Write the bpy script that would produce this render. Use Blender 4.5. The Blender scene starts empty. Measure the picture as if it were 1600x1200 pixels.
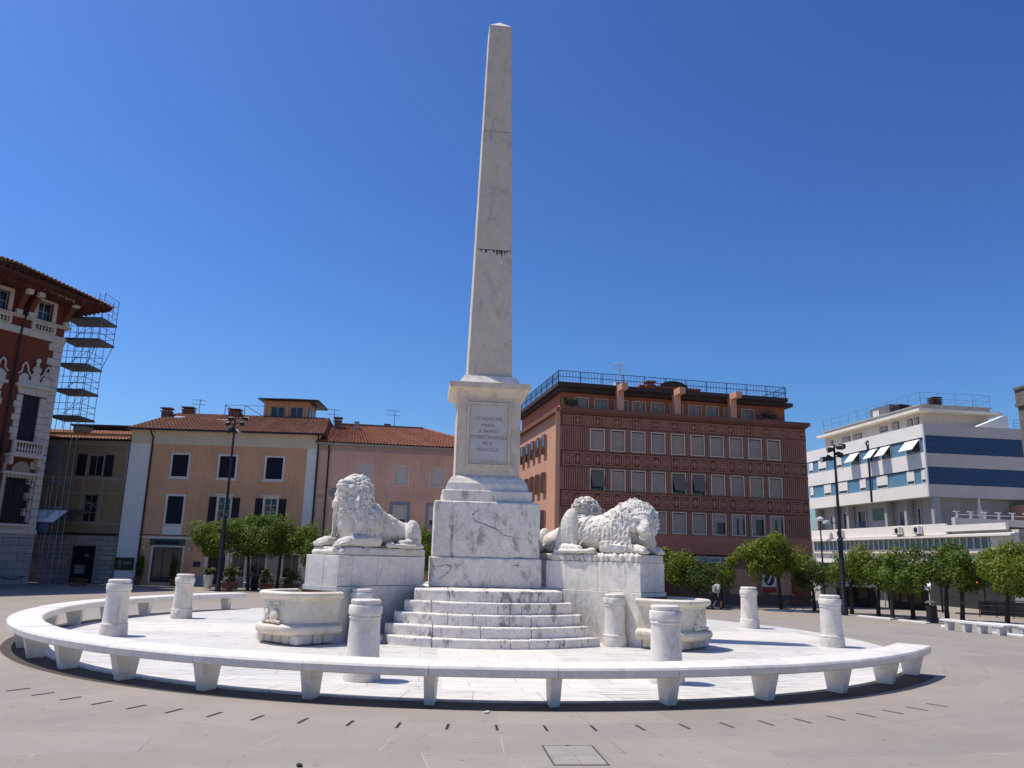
# Piazza with a marble obelisk, lions and a ring bench under a clear midday sky.
import bpy, math, random
import numpy as np
from mathutils import Vector, Matrix
rad = math.radians
scene = bpy.context.scene
COL = scene.collection

# ------------------------------------------------------------------ objects
def tag(o, label=None, cat=None, group=None, kind=None):
    if label: o['label'] = label
    if cat: o['category'] = cat
    if group: o['group'] = group
    if kind: o['kind'] = kind
    return o

def empty(name, loc=(0, 0, 0), rz=0.0, label=None, cat=None, group=None, parent=None):
    o = bpy.data.objects.new(name, None)
    COL.objects.link(o)
    o.location = loc
    o.rotation_euler = (0, 0, rz)
    if parent: o.parent = parent
    return tag(o, label, cat, group)

class MB:
    """collects faces, becomes one mesh object"""
    def __init__(s): s.v = []; s.f = []
    def raw(s, vs, fs):
        n = len(s.v); s.v += [tuple(p) for p in vs]; s.f += [tuple(i + n for i in f) for f in fs]; return s
    def box(s, x0, x1, y0, y1, z0, z1):
        return s.raw([(x0, y0, z0), (x1, y0, z0), (x1, y1, z0), (x0, y1, z0), (x0, y0, z1), (x1, y0, z1), (x1, y1, z1), (x0, y1, z1)],
                     [(0, 3, 2, 1), (4, 5, 6, 7), (0, 1, 5, 4), (1, 2, 6, 5), (2, 3, 7, 6), (3, 0, 4, 7)])
    def bbox(s, x0, x1, y0, y1, z0, z1, b=.015):
        """box with chamfered edges"""
        b = min(b, (x1-x0)/2.2, (y1-y0)/2.2, (z1-z0)/2.2)
        vs = []; 
        for zz, o in ((z0, b), (z0+b, 0), (z1-b, 0), (z1, b)):
            c = b if o == 0 else b
            e = o
            vs += [(x0+e+c, y0+e, zz), (x1-e-c, y0+e, zz), (x1-e, y0+e+c, zz), (x1-e, y1-e-c, zz), (x1-e-c, y1-e, zz), (x0+e+c, y1-e, zz), (x0+e, y1-e-c, zz), (x0+e, y0+e+c, zz)]
        fs = [tuple(range(7, -1, -1)), tuple(range(24, 32))]
        for r in range(3):
            for i in range(8): fs.append((r*8+i, r*8+(i+1) % 8, r*8+8+(i+1) % 8, r*8+8+i))
        return s.raw(vs, fs)
    def prism(s, poly, z0, z1):
        n = len(poly); area = sum(poly[i][0]*poly[(i+1) % n][1]-poly[(i+1) % n][0]*poly[i][1] for i in range(n))
        if area < 0: poly = poly[::-1]
        vs = [(x, y, z0) for x, y in poly] + [(x, y, z1) for x, y in poly]
        return s.raw(vs, [tuple(range(n-1, -1, -1)), tuple(range(n, 2*n))] + [(i, (i+1) % n, n+(i+1) % n, n+i) for i in range(n)])
    def vprism(s, poly, y0, y1):
        """polygon in the x-z plane, extruded along y"""
        n = len(poly); area = sum(poly[i][0]*poly[(i+1) % n][1]-poly[(i+1) % n][0]*poly[i][1] for i in range(n))
        if area < 0: poly = poly[::-1]
        vs = [(x, y0, z) for x, z in poly] + [(x, y1, z) for x, z in poly]
        return s.raw(vs, [tuple(range(n)), tuple(range(2*n-1, n-1, -1))] + [(i, n+i, n+(i+1) % n, (i+1) % n) for i in range(n)])
    def frustum(s, cx, cy, a0, b0, z0, a1, b1, z1):
        return s.raw([(cx-a0, cy-b0, z0), (cx+a0, cy-b0, z0), (cx+a0, cy+b0, z0), (cx-a0, cy+b0, z0), (cx-a1, cy-b1, z1), (cx+a1, cy-b1, z1), (cx+a1, cy+b1, z1), (cx-a1, cy+b1, z1)],
                     [(0, 3, 2, 1), (4, 5, 6, 7), (0, 1, 5, 4), (1, 2, 6, 5), (2, 3, 7, 6), (3, 0, 4, 7)])
    def lathe(s, prof, n=32, c=(0, 0, 0)):
        vs = []; fs = []
        for r, z in prof:
            for i in range(n):
                a = 2*math.pi*i/n; vs.append((c[0]+r*math.cos(a), c[1]+r*math.sin(a), c[2]+z))
        for j in range(len(prof)-1):
            for i in range(n): fs.append((j*n+i, j*n+(i+1) % n, (j+1)*n+(i+1) % n, (j+1)*n+i))
        fs.append(tuple(range(n-1, -1, -1))); fs.append(tuple(range((len(prof)-1)*n, len(prof)*n)))
        return s.raw(vs, fs)
    def tube(s, pts, r, n=8, r1=None):
        pts = [Vector(p) for p in pts]; m = len(pts); vs = []; fs = []
        up = None
        for k, p in enumerate(pts):
            d = (pts[min(k+1, m-1)]-pts[max(k-1, 0)]).normalized()
            if up is None:
                up = Vector((0, 0, 1)) if abs(d.z) < .9 else Vector((1, 0, 0))
            a = d.cross(up).normalized(); b = a.cross(d).normalized(); up = b
            rr = r if r1 is None else r+(r1-r)*k/(m-1)
            for i in range(n):
                t = 2*math.pi*i/n; vs.append(p+a*(rr*math.cos(t))+b*(rr*math.sin(t)))
        for k in range(m-1):
            for i in range(n): fs.append((k*n+i, k*n+(i+1) % n, (k+1)*n+(i+1) % n, (k+1)*n+i))
        fs.append(tuple(range(n-1, -1, -1))); fs.append(tuple(range((m-1)*n, m*n)))
        return s.raw(vs, fs)
    def bar(s, p0, p1, t): return s.tube([p0, p1], t, 4)
    def quad(s, a, b, c, d): return s.raw([a, b, c, d], [(0, 1, 2, 3)])
    def build(s, name, mat, parent=None, smooth=None, loc=None, rz=None):
        me = bpy.data.meshes.new(name); me.from_pydata(s.v, [], s.f); me.update()
        if mat: me.materials.append(mat)
        if smooth is not None:
            me.shade_smooth()
            if smooth > 0: me.set_sharp_from_angle(angle=rad(smooth))
        o = bpy.data.objects.new(name, me); COL.objects.link(o)
        if parent: o.parent = parent
        if loc: o.location = loc
        if rz is not None: o.rotation_euler = (0, 0, rz)
        return o

def copy_tree(o, parent=None):
    c = o.copy(); COL.objects.link(c)
    if parent: c.parent = parent
    for ch in list(o.children): copy_tree(ch, c)
    return c

def text(lines, mat, parent, rot, ext=.004, name='lettering'):
    """lines of (words, size, (x, y, z)[, x scale]) become one mesh"""
    V = []; F = []; dg = bpy.context.evaluated_depsgraph_get(); R = Matrix.Rotation(rot, 3, 'X')
    for ln in lines:
        body, size, loc = ln[:3]; sx = ln[3] if len(ln) > 3 else 1.0
        cu = bpy.data.curves.new(name, 'FONT'); cu.body = body; cu.size = size; cu.extrude = ext; cu.align_x = 'CENTER'; cu.align_y = 'CENTER'; cu.resolution_u = 3
        o = bpy.data.objects.new('tmp', cu); COL.objects.link(o); dg.update()
        me = bpy.data.meshes.new_from_object(o.evaluated_get(dg)); n = len(V)
        V += [tuple(R @ Vector((v.co.x*sx, v.co.y, v.co.z))+Vector(loc)) for v in me.vertices]
        F += [tuple(i+n for i in p.vertices) for p in me.polygons]
        bpy.data.objects.remove(o); bpy.data.curves.remove(cu); bpy.data.meshes.remove(me)
    return MB().raw(V, F).build(name, mat, parent)

# ------------------------------------------------------------------ materials
class NT:
    def __init__(s, name):
        m = bpy.data.materials.new(name); m.use_nodes = True
        s.m = m; s.t = m.node_tree; s.b = s.t.nodes['Principled BSDF']
    def n(s, typ, **kw):
        nd = s.t.nodes.new('ShaderNode'+typ)
        for k, v in kw.items():
            if k in nd.inputs: s.put(nd.inputs[k], v)
            else: setattr(nd, k, v)
        return nd
    def put(s, sock, v):
        if isinstance(v, bpy.types.NodeSocket): s.t.links.new(v, sock)
        else: sock.default_value = v
    def coord(s, kind='Object'): return s.n('TexCoord').outputs[kind]
    def mapping(s, vec, scale=(1, 1, 1), rot=(0, 0, 0), loc=(0, 0, 0)):
        nd = s.n('Mapping'); s.put(nd.inputs['Vector'], vec); nd.inputs['Scale'].default_value = scale
        nd.inputs['Rotation'].default_value = rot; nd.inputs['Location'].default_value = loc
        return nd.outputs[0]
    def noise(s, vec, scale, detail=4, rough=.6, dist=0, out=0):
        nd = s.n('TexNoise'); s.put(nd.inputs['Vector'], vec); nd.inputs['Scale'].default_value = scale
        nd.inputs['Detail'].default_value = detail; nd.inputs['Roughness'].default_value = rough; nd.inputs['Distortion'].default_value = dist
        return nd.outputs[out]
    def ramp(s, fac, stops, interp='LINEAR'):
        nd = s.n('ValToRGB'); s.put(nd.inputs[0], fac); nd.color_ramp.interpolation = interp
        e = nd.color_ramp.elements
        while len(e) < len(stops): e.new(.5)
        for i, (p, c) in enumerate(stops):
            e[i].position = p; e[i].color = (c, c, c, 1) if isinstance(c, (int, float)) else (*c, 1)
        return nd.outputs[0]
    def mix(s, fac, a, b, mode='MIX'):
        nd = s.n('Mix', data_type='RGBA', blend_type=mode)
        s.put(nd.inputs[0], fac)
        for i, c in ((6, a), (7, b)):
            s.put(nd.inputs[i], (*c, 1) if isinstance(c, (tuple, list)) and len(c) == 3 else c)
        return nd.outputs[2]
    def math(s, op, a, b=0.0, c=None):
        nd = s.n('Math', operation=op); s.put(nd.inputs[0], a); s.put(nd.inputs[1], b)
        if c is not None: s.put(nd.inputs[2], c)
        return nd.outputs[0]
    def bump(s, h, strength=.3, dist=.02):
        nd = s.n('Bump'); s.put(nd.inputs['Height'], h); nd.inputs['Strength'].default_value = strength; nd.inputs['Distance'].default_value = dist
        s.t.links.new(nd.outputs[0], s.b.inputs['Normal'])
    def done(s, color, rough=.8, spec=.3, metal=0.0):
        s.put(s.b.inputs['Base Color'], (*color, 1) if isinstance(color, (tuple, list)) and len(color) == 3 else color)
        s.put(s.b.inputs['Roughness'], rough); s.put(s.b.inputs['Specular IOR Level'], spec); s.put(s.b.inputs['Metallic'], metal)
        return s.m

def sc(c, k): return tuple(min(1, x*k) for x in c)

def plain(name, col, rough=.7, var=.12, vs=1.2, spec=.3, metal=0.0, bump=0.0, bs=40, streak=0.0):
    t = NT(name); P = t.coord()
    f = t.noise(P, vs, 5, .65)
    c = t.mix(t.ramp(f, [(.3, 0.0), (.7, 1.0)]), sc(col, 1-var), sc(col, 1+var))
    if streak:
        g = t.noise(t.mapping(P, (3.0, 3.0, .25)), 1.6, 4, .6)
        c = t.mix(t.math('MULTIPLY', t.ramp(g, [(.52, 0.0), (.75, 1.0)]), streak), c, sc(col, .55))
    if bump: t.bump(t.noise(P, bs, 4, .6), bump, .01)
    return t.done(c, rough, spec, metal)

def marble(name, base, vein, vs=2.2, vamt=.8, warm=(.62, .52, .42), stain=.35, rough=.5, pit=.15, grime=(.16, .15, .14), grimeamt=.0, rot=(.3, .5, .7), objvar=0.0):
    t = NT(name); P = t.coord()
    if objvar:
        r = t.n('ObjectInfo').outputs['Random']
        vm = t.n('VectorMath', operation='ADD'); t.put(vm.inputs[0], P)
        cmb = t.n('CombineXYZ'); t.put(cmb.inputs[0], t.math('MULTIPLY', r, objvar)); t.put(cmb.inputs[1], t.math('MULTIPLY', r, objvar*1.7))
        t.put(vm.inputs[1], cmb.outputs[0]); P = vm.outputs[0]
    Q = t.mapping(P, (1, .38, .8), rot)
    def ridge(scale, w, dist):
        n = t.noise(Q, scale, 7, .62, dist)
        return t.ramp(t.math('ABSOLUTE', t.math('SUBTRACT', n, .5)), [(0.0, 1.0), (w*.35, .55), (w, 0.0)])
    cl = t.noise(Q, 1.1, 6, .62, .8)
    gate = t.ramp(cl, [(.40, 0.0), (.62, 1.0)])
    v = t.math('MULTIPLY', t.math('MAXIMUM', t.math('MULTIPLY', ridge(vs*.55, .035, .6), gate), t.math('MULTIPLY', ridge(vs*1.9, .045, .3), .45)), vamt)
    soft = t.noise(Q, 3.0, 6, .7, .5)
    c = t.mix(t.ramp(soft, [(.35, 0.0), (.7, 1.0)]), sc(base, .88), base)
    c = t.mix(v, c, vein)
    st = t.noise(P, 1.7, 6, .68, .3)
    c = t.mix(t.math('MULTIPLY', t.ramp(st, [(.5, 0.0), (.72, 1.0)]), stain), c, warm)
    if grimeamt:
        g = t.noise(t.mapping(P, (1.6, 1.6, .8)), 2.3, 7, .75)
        c = t.mix(t.math('MULTIPLY', t.ramp(g, [(.535, 0.0), (.63, 1.0)]), grimeamt), c, grime)
    fine = t.noise(P, 45, 4, .7)
    pits = t.ramp(t.noise(P, 24, 3, .5), [(.62, 0.0), (.72, 1.0)])
    c = t.mix(t.math('MULTIPLY', pits, pit), c, sc(grime, 1.6))
    t.bump(t.math('SUBTRACT', t.math('MULTIPLY', fine, .5), pits), .25, .012)
    return t.done(c, rough, .35)

# ------------------------------------------------------------------ sculpting: blended solids on a grid, then a surface over them
class Sculpt:
    def __init__(s, lo, hi, h):
        s.lo = np.array(lo, float); s.h = h
        s.n = np.ceil((np.array(hi)-s.lo)/h).astype(int)+1
        s.ax = [s.lo[i]+h*np.arange(s.n[i]) for i in range(3)]
        s.D = np.full(tuple(s.n), .5, np.float32)
        s.T = None
    def sub_grid(s, lo, hi):
        a = np.clip(np.floor((np.array(lo)-s.lo)/s.h).astype(int), 0, s.n-1); b = np.clip(np.ceil((np.array(hi)-s.lo)/s.h).astype(int)+1, 1, s.n)
        if np.any(b <= a): return None
        sl = tuple(slice(a[i], b[i]) for i in range(3))
        X = s.ax[0][sl[0]][:, None, None]; Y = s.ax[1][sl[1]][None, :, None]; Z = s.ax[2][sl[2]][None, None, :]
        return sl, X, Y, Z
    def comb(s, sl, d, k, cut):
        o = s.D[sl]; d = d.astype(np.float32)
        if cut:
            h = np.clip(.5-.5*(o+d)/k, 0, 1); s.D[sl] = o*(1-h)-d*h+k*h*(1-h)
        else:
            h = np.clip(.5+.5*(o-d)/k, 0, 1); s.D[sl] = o*(1-h)+d*h-k*h*(1-h)
    def tp(s, p):
        return np.array(p, float) if s.T is None else (s.T[:3, :3] @ np.array(p, float))+s.T[:3, 3]
    def sc(s): return 1.0 if s.T is None else np.linalg.norm(s.T[:3, 0])
    def ell(s, c, r, rot=(0, 0, 0), k=.03, cut=False):
        R = np.array(Matrix.Rotation(rot[2], 3, 'Z') @ Matrix.Rotation(rot[1], 3, 'Y') @ Matrix.Rotation(rot[0], 3, 'X'))
        q = s.sc(); r = np.array(r, float)*q; c = s.tp(c)
        if s.T is not None: R = (s.T[:3, :3]/q) @ R
        m = r.max()+k+(.03 if r.max()*1.0 < .12 else .14)
        g = s.sub_grid(c-m, c+m)
        if g is None: return
        sl, X, Y, Z = g
        dx, dy, dz = X-c[0], Y-c[1], Z-c[2]
        L = [(R[0, i]*dx+R[1, i]*dy+R[2, i]*dz)/r[i] for i in range(3)]
        k0 = np.sqrt(L[0]**2+L[1]**2+L[2]**2)+1e-6
        k1 = np.sqrt((L[0]/r[0])**2+(L[1]/r[1])**2+(L[2]/r[2])**2)+1e-6
        s.comb(sl, k0*(k0-1)/k1, k, cut)
    def cap(s, a, b, r0, r1=None, k=.03, cut=False):
        if r1 is None: r1 = r0
        q = s.sc(); a = s.tp(a); b = s.tp(b); r0 *= q; r1 *= q
        m = max(r0, r1)+k+.03
        g = s.sub_grid(np.minimum(a, b)-m, np.maximum(a, b)+m)
        if g is None: return
        sl, X, Y, Z = g
        d = b-a; L = (d*d).sum()+1e-9
        t = np.clip(((X-a[0])*d[0]+(Y-a[1])*d[1]+(Z-a[2])*d[2])/L, 0, 1)
        dist = np.sqrt((X-a[0]-t*d[0])**2+(Y-a[1]-t*d[1])**2+(Z-a[2]-t*d[2])**2)
        s.comb(sl, dist-(r0+(r1-r0)*t), k, cut)
    def chain(s, pts, r0, r1, k=.012):
        n = len(pts)-1
        for i in range(n): s.cap(pts[i], pts[i+1], r0+(r1-r0)*i/n, r0+(r1-r0)*(i+1)/n, k)
    def stick(s, P, off=0.0, it=4):
        """slide points onto the surface built so far"""
        out = []
        h = s.h
        for p in P:
            p = s.tp(p)
            for _ in range(it):
                i = np.clip(np.round((p-s.lo)/h).astype(int), 2, s.n-3)
                D = s.D; d = D[i[0], i[1], i[2]]
                if d > .45: break
                g = np.array([D[i[0]+2, i[1], i[2]]-D[i[0]-2, i[1], i[2]], D[i[0], i[1]+2, i[2]]-D[i[0], i[1]-2, i[2]], D[i[0], i[1], i[2]+2]-D[i[0], i[1], i[2]-2]])
                L = np.linalg.norm(g)
                if L < 1e-5: break
                p = p-g/L*np.clip(d-off, -.08, .08)
            out.append(p)
        return out
    def lock(s, P, r0, r1, k=.01, off=0.0):
        P = s.stick(P, off); T = s.T; s.T = None; n = len(P)-1
        lim = 2.2*np.median([np.linalg.norm(P[i+1]-P[i]) for i in range(n)])+.01
        for i in range(n):
            if np.linalg.norm(P[i+1]-P[i]) < lim: s.cap(P[i], P[i+1], r0+(r1-r0)*i/n, r0+(r1-r0)*(i+1)/n, k)
        s.T = T
    def groove(s, P, r):
        P = s.stick(P, .0); T = s.T; s.T = None
        for a, b in zip(P[:-1], P[1:]):
            if np.linalg.norm(np.array(a)-np.array(b)) < .25: s.cap(a, b, r, r*.8, .006, cut=True)
        s.T = T
    def boxs(s, lo, hi, r=.02, k=.01, cut=False):
        lo = np.array(lo, float); hi = np.array(hi, float); c = (lo+hi)/2; e = (hi-lo)/2-r
        g = s.sub_grid(lo-.08, hi+.08)
        if g is None: return
        sl, X, Y, Z = g
        qx, qy, qz = abs(X-c[0])-e[0], abs(Y-c[1])-e[1], abs(Z-c[2])-e[2]
        d = np.sqrt(np.maximum(qx, 0)**2+np.maximum(qy, 0)**2+np.maximum(qz, 0)**2)+np.minimum(np.maximum(qx, np.maximum(qy, qz)), 0)-r
        s.comb(sl, d, k, cut)
    def rough(s, amp, f, seed=1):
        rg = np.random.RandomState(seed); X = s.ax[0][:, None, None]; Y = s.ax[1][None, :, None]; Z = s.ax[2][None, None, :]
        for i in range(5):
            v = rg.normal(size=3)*f; p = rg.rand(3)*6
            s.D += (amp/2*np.sin(v[0]*X+p[0]+1.3*np.sin(.7*v[1]*Y))*np.sin(v[1]*Y+p[1]+1.1*np.sin(.6*v[2]*Z))*np.sin(v[2]*Z+p[2])).astype(np.float32)
    def mesh(s, name, mat, parent=None, loc=None):
        D = s.D; D[0] = D[-1] = .5; D[:, 0] = D[:, -1] = .5; D[:, :, 0] = D[:, :, -1] = .5
        ins = D < 0
        nx, ny, nz = D.shape
        cnt = np.zeros((nx-1, ny-1, nz-1), np.int8)
        for i in (0, 1):
            for j in (0, 1):
                for k in (0, 1): cnt += ins[i:nx-1+i, j:ny-1+j, k:nz-1+k]
        act = (cnt > 0) & (cnt < 8)
        I, J, K = np.nonzero(act)
        idx = np.full(act.shape, -1, np.int64); idx[I, J, K] = np.arange(len(I))
        acc = np.zeros((len(I), 3)); num = np.zeros(len(I))
        cs = [(i, j, k) for i in (0, 1) for j in (0, 1) for k in (0, 1)]
        for a in cs:
            for b in cs:
                if sum(b)-sum(a) != 1 or any(b[q] < a[q] for q in range(3)): continue
                da = D[I+a[0], J+a[1], K+a[2]]; db = D[I+b[0], J+b[1], K+b[2]]
                mk = (da < 0) != (db < 0)
                t = np.where(mk, da/np.where(mk, da-db, 1), 0)
                for q in range(3): acc[:, q] += mk*(a[q]+(b[q]-a[q])*t)
                num += mk
        V = acc/num[:, None]; V[:, 0] += I; V[:, 1] += J; V[:, 2] += K
        V = V*s.h+s.lo
        F = []
        for axn in range(3):
            o = [q for q in range(3) if q != axn]
            sl0 = [slice(None)]*3; sl1 = [slice(None)]*3
            sl0[axn] = slice(0, -1); sl1[axn] = slice(1, None)
            e = ins[tuple(sl0)] != ins[tuple(sl1)]
            P = np.array(np.nonzero(e)).T
            for q in o: P = P[(P[:, q] > 0) & (P[:, q] < D.shape[q]-1)]
            flip = ins[P[:, 0], P[:, 1], P[:, 2]]
            def at(d0, d1):
                Q = P.copy(); Q[:, o[0]] += d0; Q[:, o[1]] += d1; return idx[Q[:, 0], Q[:, 1], Q[:, 2]]
            q4 = np.stack([at(-1, -1), at(0, -1), at(0, 0), at(-1, 0)], 1)
            if axn == 1: flip = ~flip
            q4[~flip] = q4[~flip][:, ::-1]
            F.append(q4)
        F = np.concatenate(F)
        me = bpy.data.meshes.new(name)
        me.vertices.add(len(V)); me.vertices.foreach_set('co', V.astype(np.float32).ravel())
        me.loops.add(F.size); me.loops.foreach_set('vertex_index', F.astype(np.int32).ravel())
        me.polygons.add(len(F)); me.polygons.foreach_set('loop_start', np.arange(0, F.size, 4, dtype=np.int32))
        me.update(calc_edges=True); me.validate(); me.shade_smooth()
        if mat: me.materials.append(mat)
        ob = bpy.data.objects.new(name, me); COL.objects.link(ob)
        if parent: ob.parent = parent
        if loc: ob.location = loc
        return ob
# ------------------------------------------------------------------ lions
def head_T(c, yaw, pitch, roll, s):
    T = np.eye(4)
    T[:3, :3] = np.array(Matrix.Rotation(yaw, 3, 'Z') @ Matrix.Rotation(-pitch, 3, 'Y') @ Matrix.Rotation(roll, 3, 'X'))*s
    T[:3, 3] = c
    return T

def lion_body(pose, mat, parent, h=.0098):
    rg = random.Random(5 if pose == 'up' else 9)
    S = Sculpt((-1.2, -.62, -.02), (1.36, .62, 1.62), h)
    up_ = pose == 'up'
    bx = .10 if up_ else 0
    hz = .64 if up_ else 1.0
    # trunk
    S.cap((-.70, 0, .40*hz+.02), (.20, 0, .43), .31*(hz+1)/2, .34, k=.1)
    S.cap((-.75, 0, .60*hz), (-.1, 0, .62), .16, .14, k=.14)
    S.cap((-.1, 0, .64), (.4, 0, .72), .14, .2, k=.14)
    S.ell((-.86, 0, .40*hz), (.26, .25, .38*hz), k=.08)
    for i in range(7):                                   # ribs under the skin
        x = -.38+.095*i
        for sg in (-1, 1): S.lock([(x, sg*.22, .70), (x-.03, sg*.335, .5), (x+.02, sg*.325, .26)], .02, .012, .05, -.013)
    for sg in (-1, 1):
        hz = (.64 if sg > 0 else .46) if up_ else (1.0 if sg < 0 else .86)
        # hind leg: tall folded thigh, shank and foot
        S.ell((-.77-bx, sg*.29, .47*hz), (.18 if up_ else .22, .15, .49*hz), (0, .22, 0), k=.02)
        S.ell((-.62-bx, sg*.33, .42*hz), (.10, .09, .36*hz), (0, -.22, 0), k=.05)
        S.ell((-.93, sg*.30, .36*hz), (.10, .12, .30*hz), (0, .35, 0), k=.03)
        S.cap((-.86, sg*.38, .12), (-.40, sg*.42, .09), .10, .085, k=.03)
        for j in range(4): S.cap((-.42, sg*.42+(j-1.5)*.042, .075), (-.28, sg*.42+(j-1.5)*.050, .05), .042, .036, k=.008)
        S.lock([(-.72, sg*.45, .78*hz), (-.66, sg*.47, .55*hz), (-.70, sg*.46, .3)], .022, .012, .03, -.005)
        S.lock([(-.86, sg*.43, .72*hz), (-.84, sg*.46, .5*hz), (-.82, sg*.46, .3)], .02, .012, .03, -.005)
        # shoulder and fore leg
        S.ell((.36, sg*.26, .40), (.26, .17, .38), (0, -.25, 0), k=.06)
        S.cap((.22, sg*.35, .15), (.56, sg*.36, .13), .135, .12, k=.05)
        S.cap((.56, sg*.36, .13), (.93, sg*.32, .11), .115, .10, k=.04)
        S.ell((1.0, sg*.32, .09), (.15, .125, .09), k=.03)
        S.lock([(.35, sg*.48, .2), (.6, sg*.48, .17), (.85, sg*.43, .15)], .022, .016, .02, -.006)
        for j in range(4):
            y = sg*.32+(j-1.5)*.06
            S.cap((.98, y, .085), (1.11, y*1.02, .06), .05, .043, k=.008)
    hz = .64 if up_ else 1.0
    # curly coat on the flanks
    for i in range(170):
        x = rg.uniform(-.45, .3); z = rg.uniform(.25, .78); sg = rg.choice((-1, 1))
        S.lock([(x, sg*.34, z), (x-.035, sg*.35, z-.03), (x-.05, sg*.35, z-.07)], .018, .008, .012, -.006)
    # tail over the flank
    sd = 1 if up_ else -1
    S.chain([(-1.04, 0, .25), (-1.08, sd*.2, .12), (-.98, sd*.44, .06), (-.7, sd*.52, .05), (-.35, sd*.53, .05), (-.12, sd*.5, .06)], .045, .04, .02)
    S.ell((-.05, sd*.49, .07), (.12, .06, .06), k=.02)
    S.lock([(-.36, -sd*.05, .81*(hz+1)/2), (-.34, sd*.12, .80*(hz+1)/2), (-.36, sd*.24, .72*(hz+1)/2), (-.40, sd*.32, .6), (-.45, sd*.37, .44)], .03, .03, .012, .005)
    # chest and neck
    if up_:
        S.ell((.52, 0, .50), (.33, .30, .46), k=.1)
        S.cap((.42, 0, .66), (.62, 0, .98), .33, .26, k=.1)
        T = head_T((.64, .0, 1.12), rad(HEAD_UP[0]), rad(HEAD_UP[1]), rad(HEAD_UP[2]), 1.14)
    else:
        S.ell((.50, 0, .46), (.36, .33, .42), k=.1)
        S.cap((.40, 0, .58), (.66, -.05, .62), .36, .32, k=.1)
        T = head_T((.80, -.05, .62), rad(HEAD_LOW[0]), rad(HEAD_LOW[1]), rad(HEAD_LOW[2]), 1.42)
    S.T = T
    S.ell((-.10, 0, .0), (.22, .29 if up_ else .325, .31), k=.05)          # core of the mane
    S.ell((.03, 0, .03), (.20, .165, .185), k=.03)
    S.T = None
    # locks falling over neck, shoulders and chest
    def fall(x0, z0, x1, z1, y0, y1, n, th, bulge):
        for sg in (-1, 1):
            for i in range(n):
                t = (i+rg.random()*.5)/n
                xa = x0[0]+(x0[1]-x0[0])*t; xb = x1[0]+(x1[1]-x1[0])*t
                w = rg.uniform(-.05, .05); P = []
                for q in range(6):
                    u = q/5
                    P.append((xa+(xb-xa)*u+w*math.sin(u*5), sg*(y0+(y1-y0)*u+bulge*math.sin(u*math.pi)), z0+(z1-z0)*u+rg.uniform(-.01, .01)))
                S.lock(P, th*rg.uniform(.85, 1.25), .017, .005, .005)
                if i % 2: S.groove([(x+.022, y, z) for x, y, z in P[1:]], .009)
    if up_:
        fall((.15, .78), .92, (.02, .84), .42, .25, .32, 18, .028, .06)
        fall((.22, .80), .70, (.12, .84), .24, .30, .30, 18, .027, .06)
        fall((.02, .35), .90, (-.16, .2), .58, .10, .28, 7, .036, .06)
        for i in range(11):
            y = (i-5)*.055+rg.uniform(-.01, .01)
            S.lock([(.86, y, .86), (.87, y*1.05+rg.uniform(-.02, .02), .76), (.86, y*1.1+rg.uniform(-.03, .03), .66), (.85, y*1.1, .58+.5*abs(y)*0)], .034, .012, .008, .003)
    else:
        fall((.14, .78), .78, (-.02, .88), .28, .28, .40, 21, .030, .08)
        fall((.22, .80), .52, (.12, .92), .10, .38, .38, 21, .028, .04)
        fall((.02, .45), .82, (-.14, .3), .56, .08, .30, 9, .036, .06)
        fall((.05, .45), .62, (-.05, .4), .34, .32, .36, 9, .034, .04)
    S.T = T
    # mane: tiers of curling locks running back from the face
    tiers = [(-.24, .20, -.36, .18, 18, .032), (-.16, .27, -.36, .26, 28, .032), (-.06, .29, -.28, .32, 34, .031), (.03, .26, -.17, .33, 36, .029), (.09, .20, -.05, .29, 34, .026)]
    for x0, r0, x1, r1, n, th in tiers:
        for i in range(n):
            a = 2*math.pi*(i+.6*rg.random())/n
            sw = rg.uniform(-.30, .30)
            P = []
            for q in range(8):
                t = q/7
                rr = r0+(r1-r0)*math.sin(t*math.pi/2)
                aa = a+sw*math.sin(t*4.2)+(.22 if i % 3 else -.22)*max(0, t-.6)/.4
                P.append((x0+(x1-x0)*t, rr*math.sin(aa), rr*math.cos(aa)-.07*t*t*(1-math.cos(aa))))
            S.lock(P, th*rg.uniform(.75, 1.2), .017, .004, .012)
            if i % 2: S.groove([(x, y*1.03+.02*math.cos(a), z*1.03-.02*math.sin(a)) for x, y, z in P[1:]], .0085)
    # beard under the chin
    for i in range(13):
        y = (i-6)*.038
        S.chain([(.11-.010*abs(i-6), y, -.16), (.12-.008*abs(i-6), y*1.15, -.24), (.07+rg.uniform(-.02, .02), y*1.1, -.33), (.02, y*1.0+rg.uniform(-.03, .03), -.40)], .032, .010, .008)
    # face: long straight bridge, square muzzle, deep chin, heavy brows
    S.ell((.10, 0, .10), (.11, .125, .075), k=.05)
    S.cap((.12, 0, .085), (.30, 0, .018), .070, .058, k=.04)
    S.ell((.235, 0, -.045), (.135, .092, .078), k=.04)
    for sg in (-1, 1):
        S.ell((.285, sg*.038, -.062), (.080, .055, .052), k=.035)
        S.ell((.07, sg*.120, -.045), (.13, .065, .105), k=.05)
        S.ell((.183, sg*.088, .050), (.030, .036, .020), (0, 0, sg*-.4), k=.014, cut=True)
        S.ell((.160, sg*.086, .047), (.026, .028, .020), k=.006)
        S.cap((.205, sg*.034, .092), (.145, sg*.135, .092), .024, .020, k=.025)
        S.cap((.190, sg*.055, .026), (.150, sg*.118, .026), .010, .009, k=.014)
        S.ell((-.04, sg*.20, .165), (.035, .045, .065), (sg*-.5, 0, 0), k=.03)
        S.cap((.352, sg*.020, -.010), (.345, sg*.036, -.006), .007, .006, k=.006, cut=True)
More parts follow.
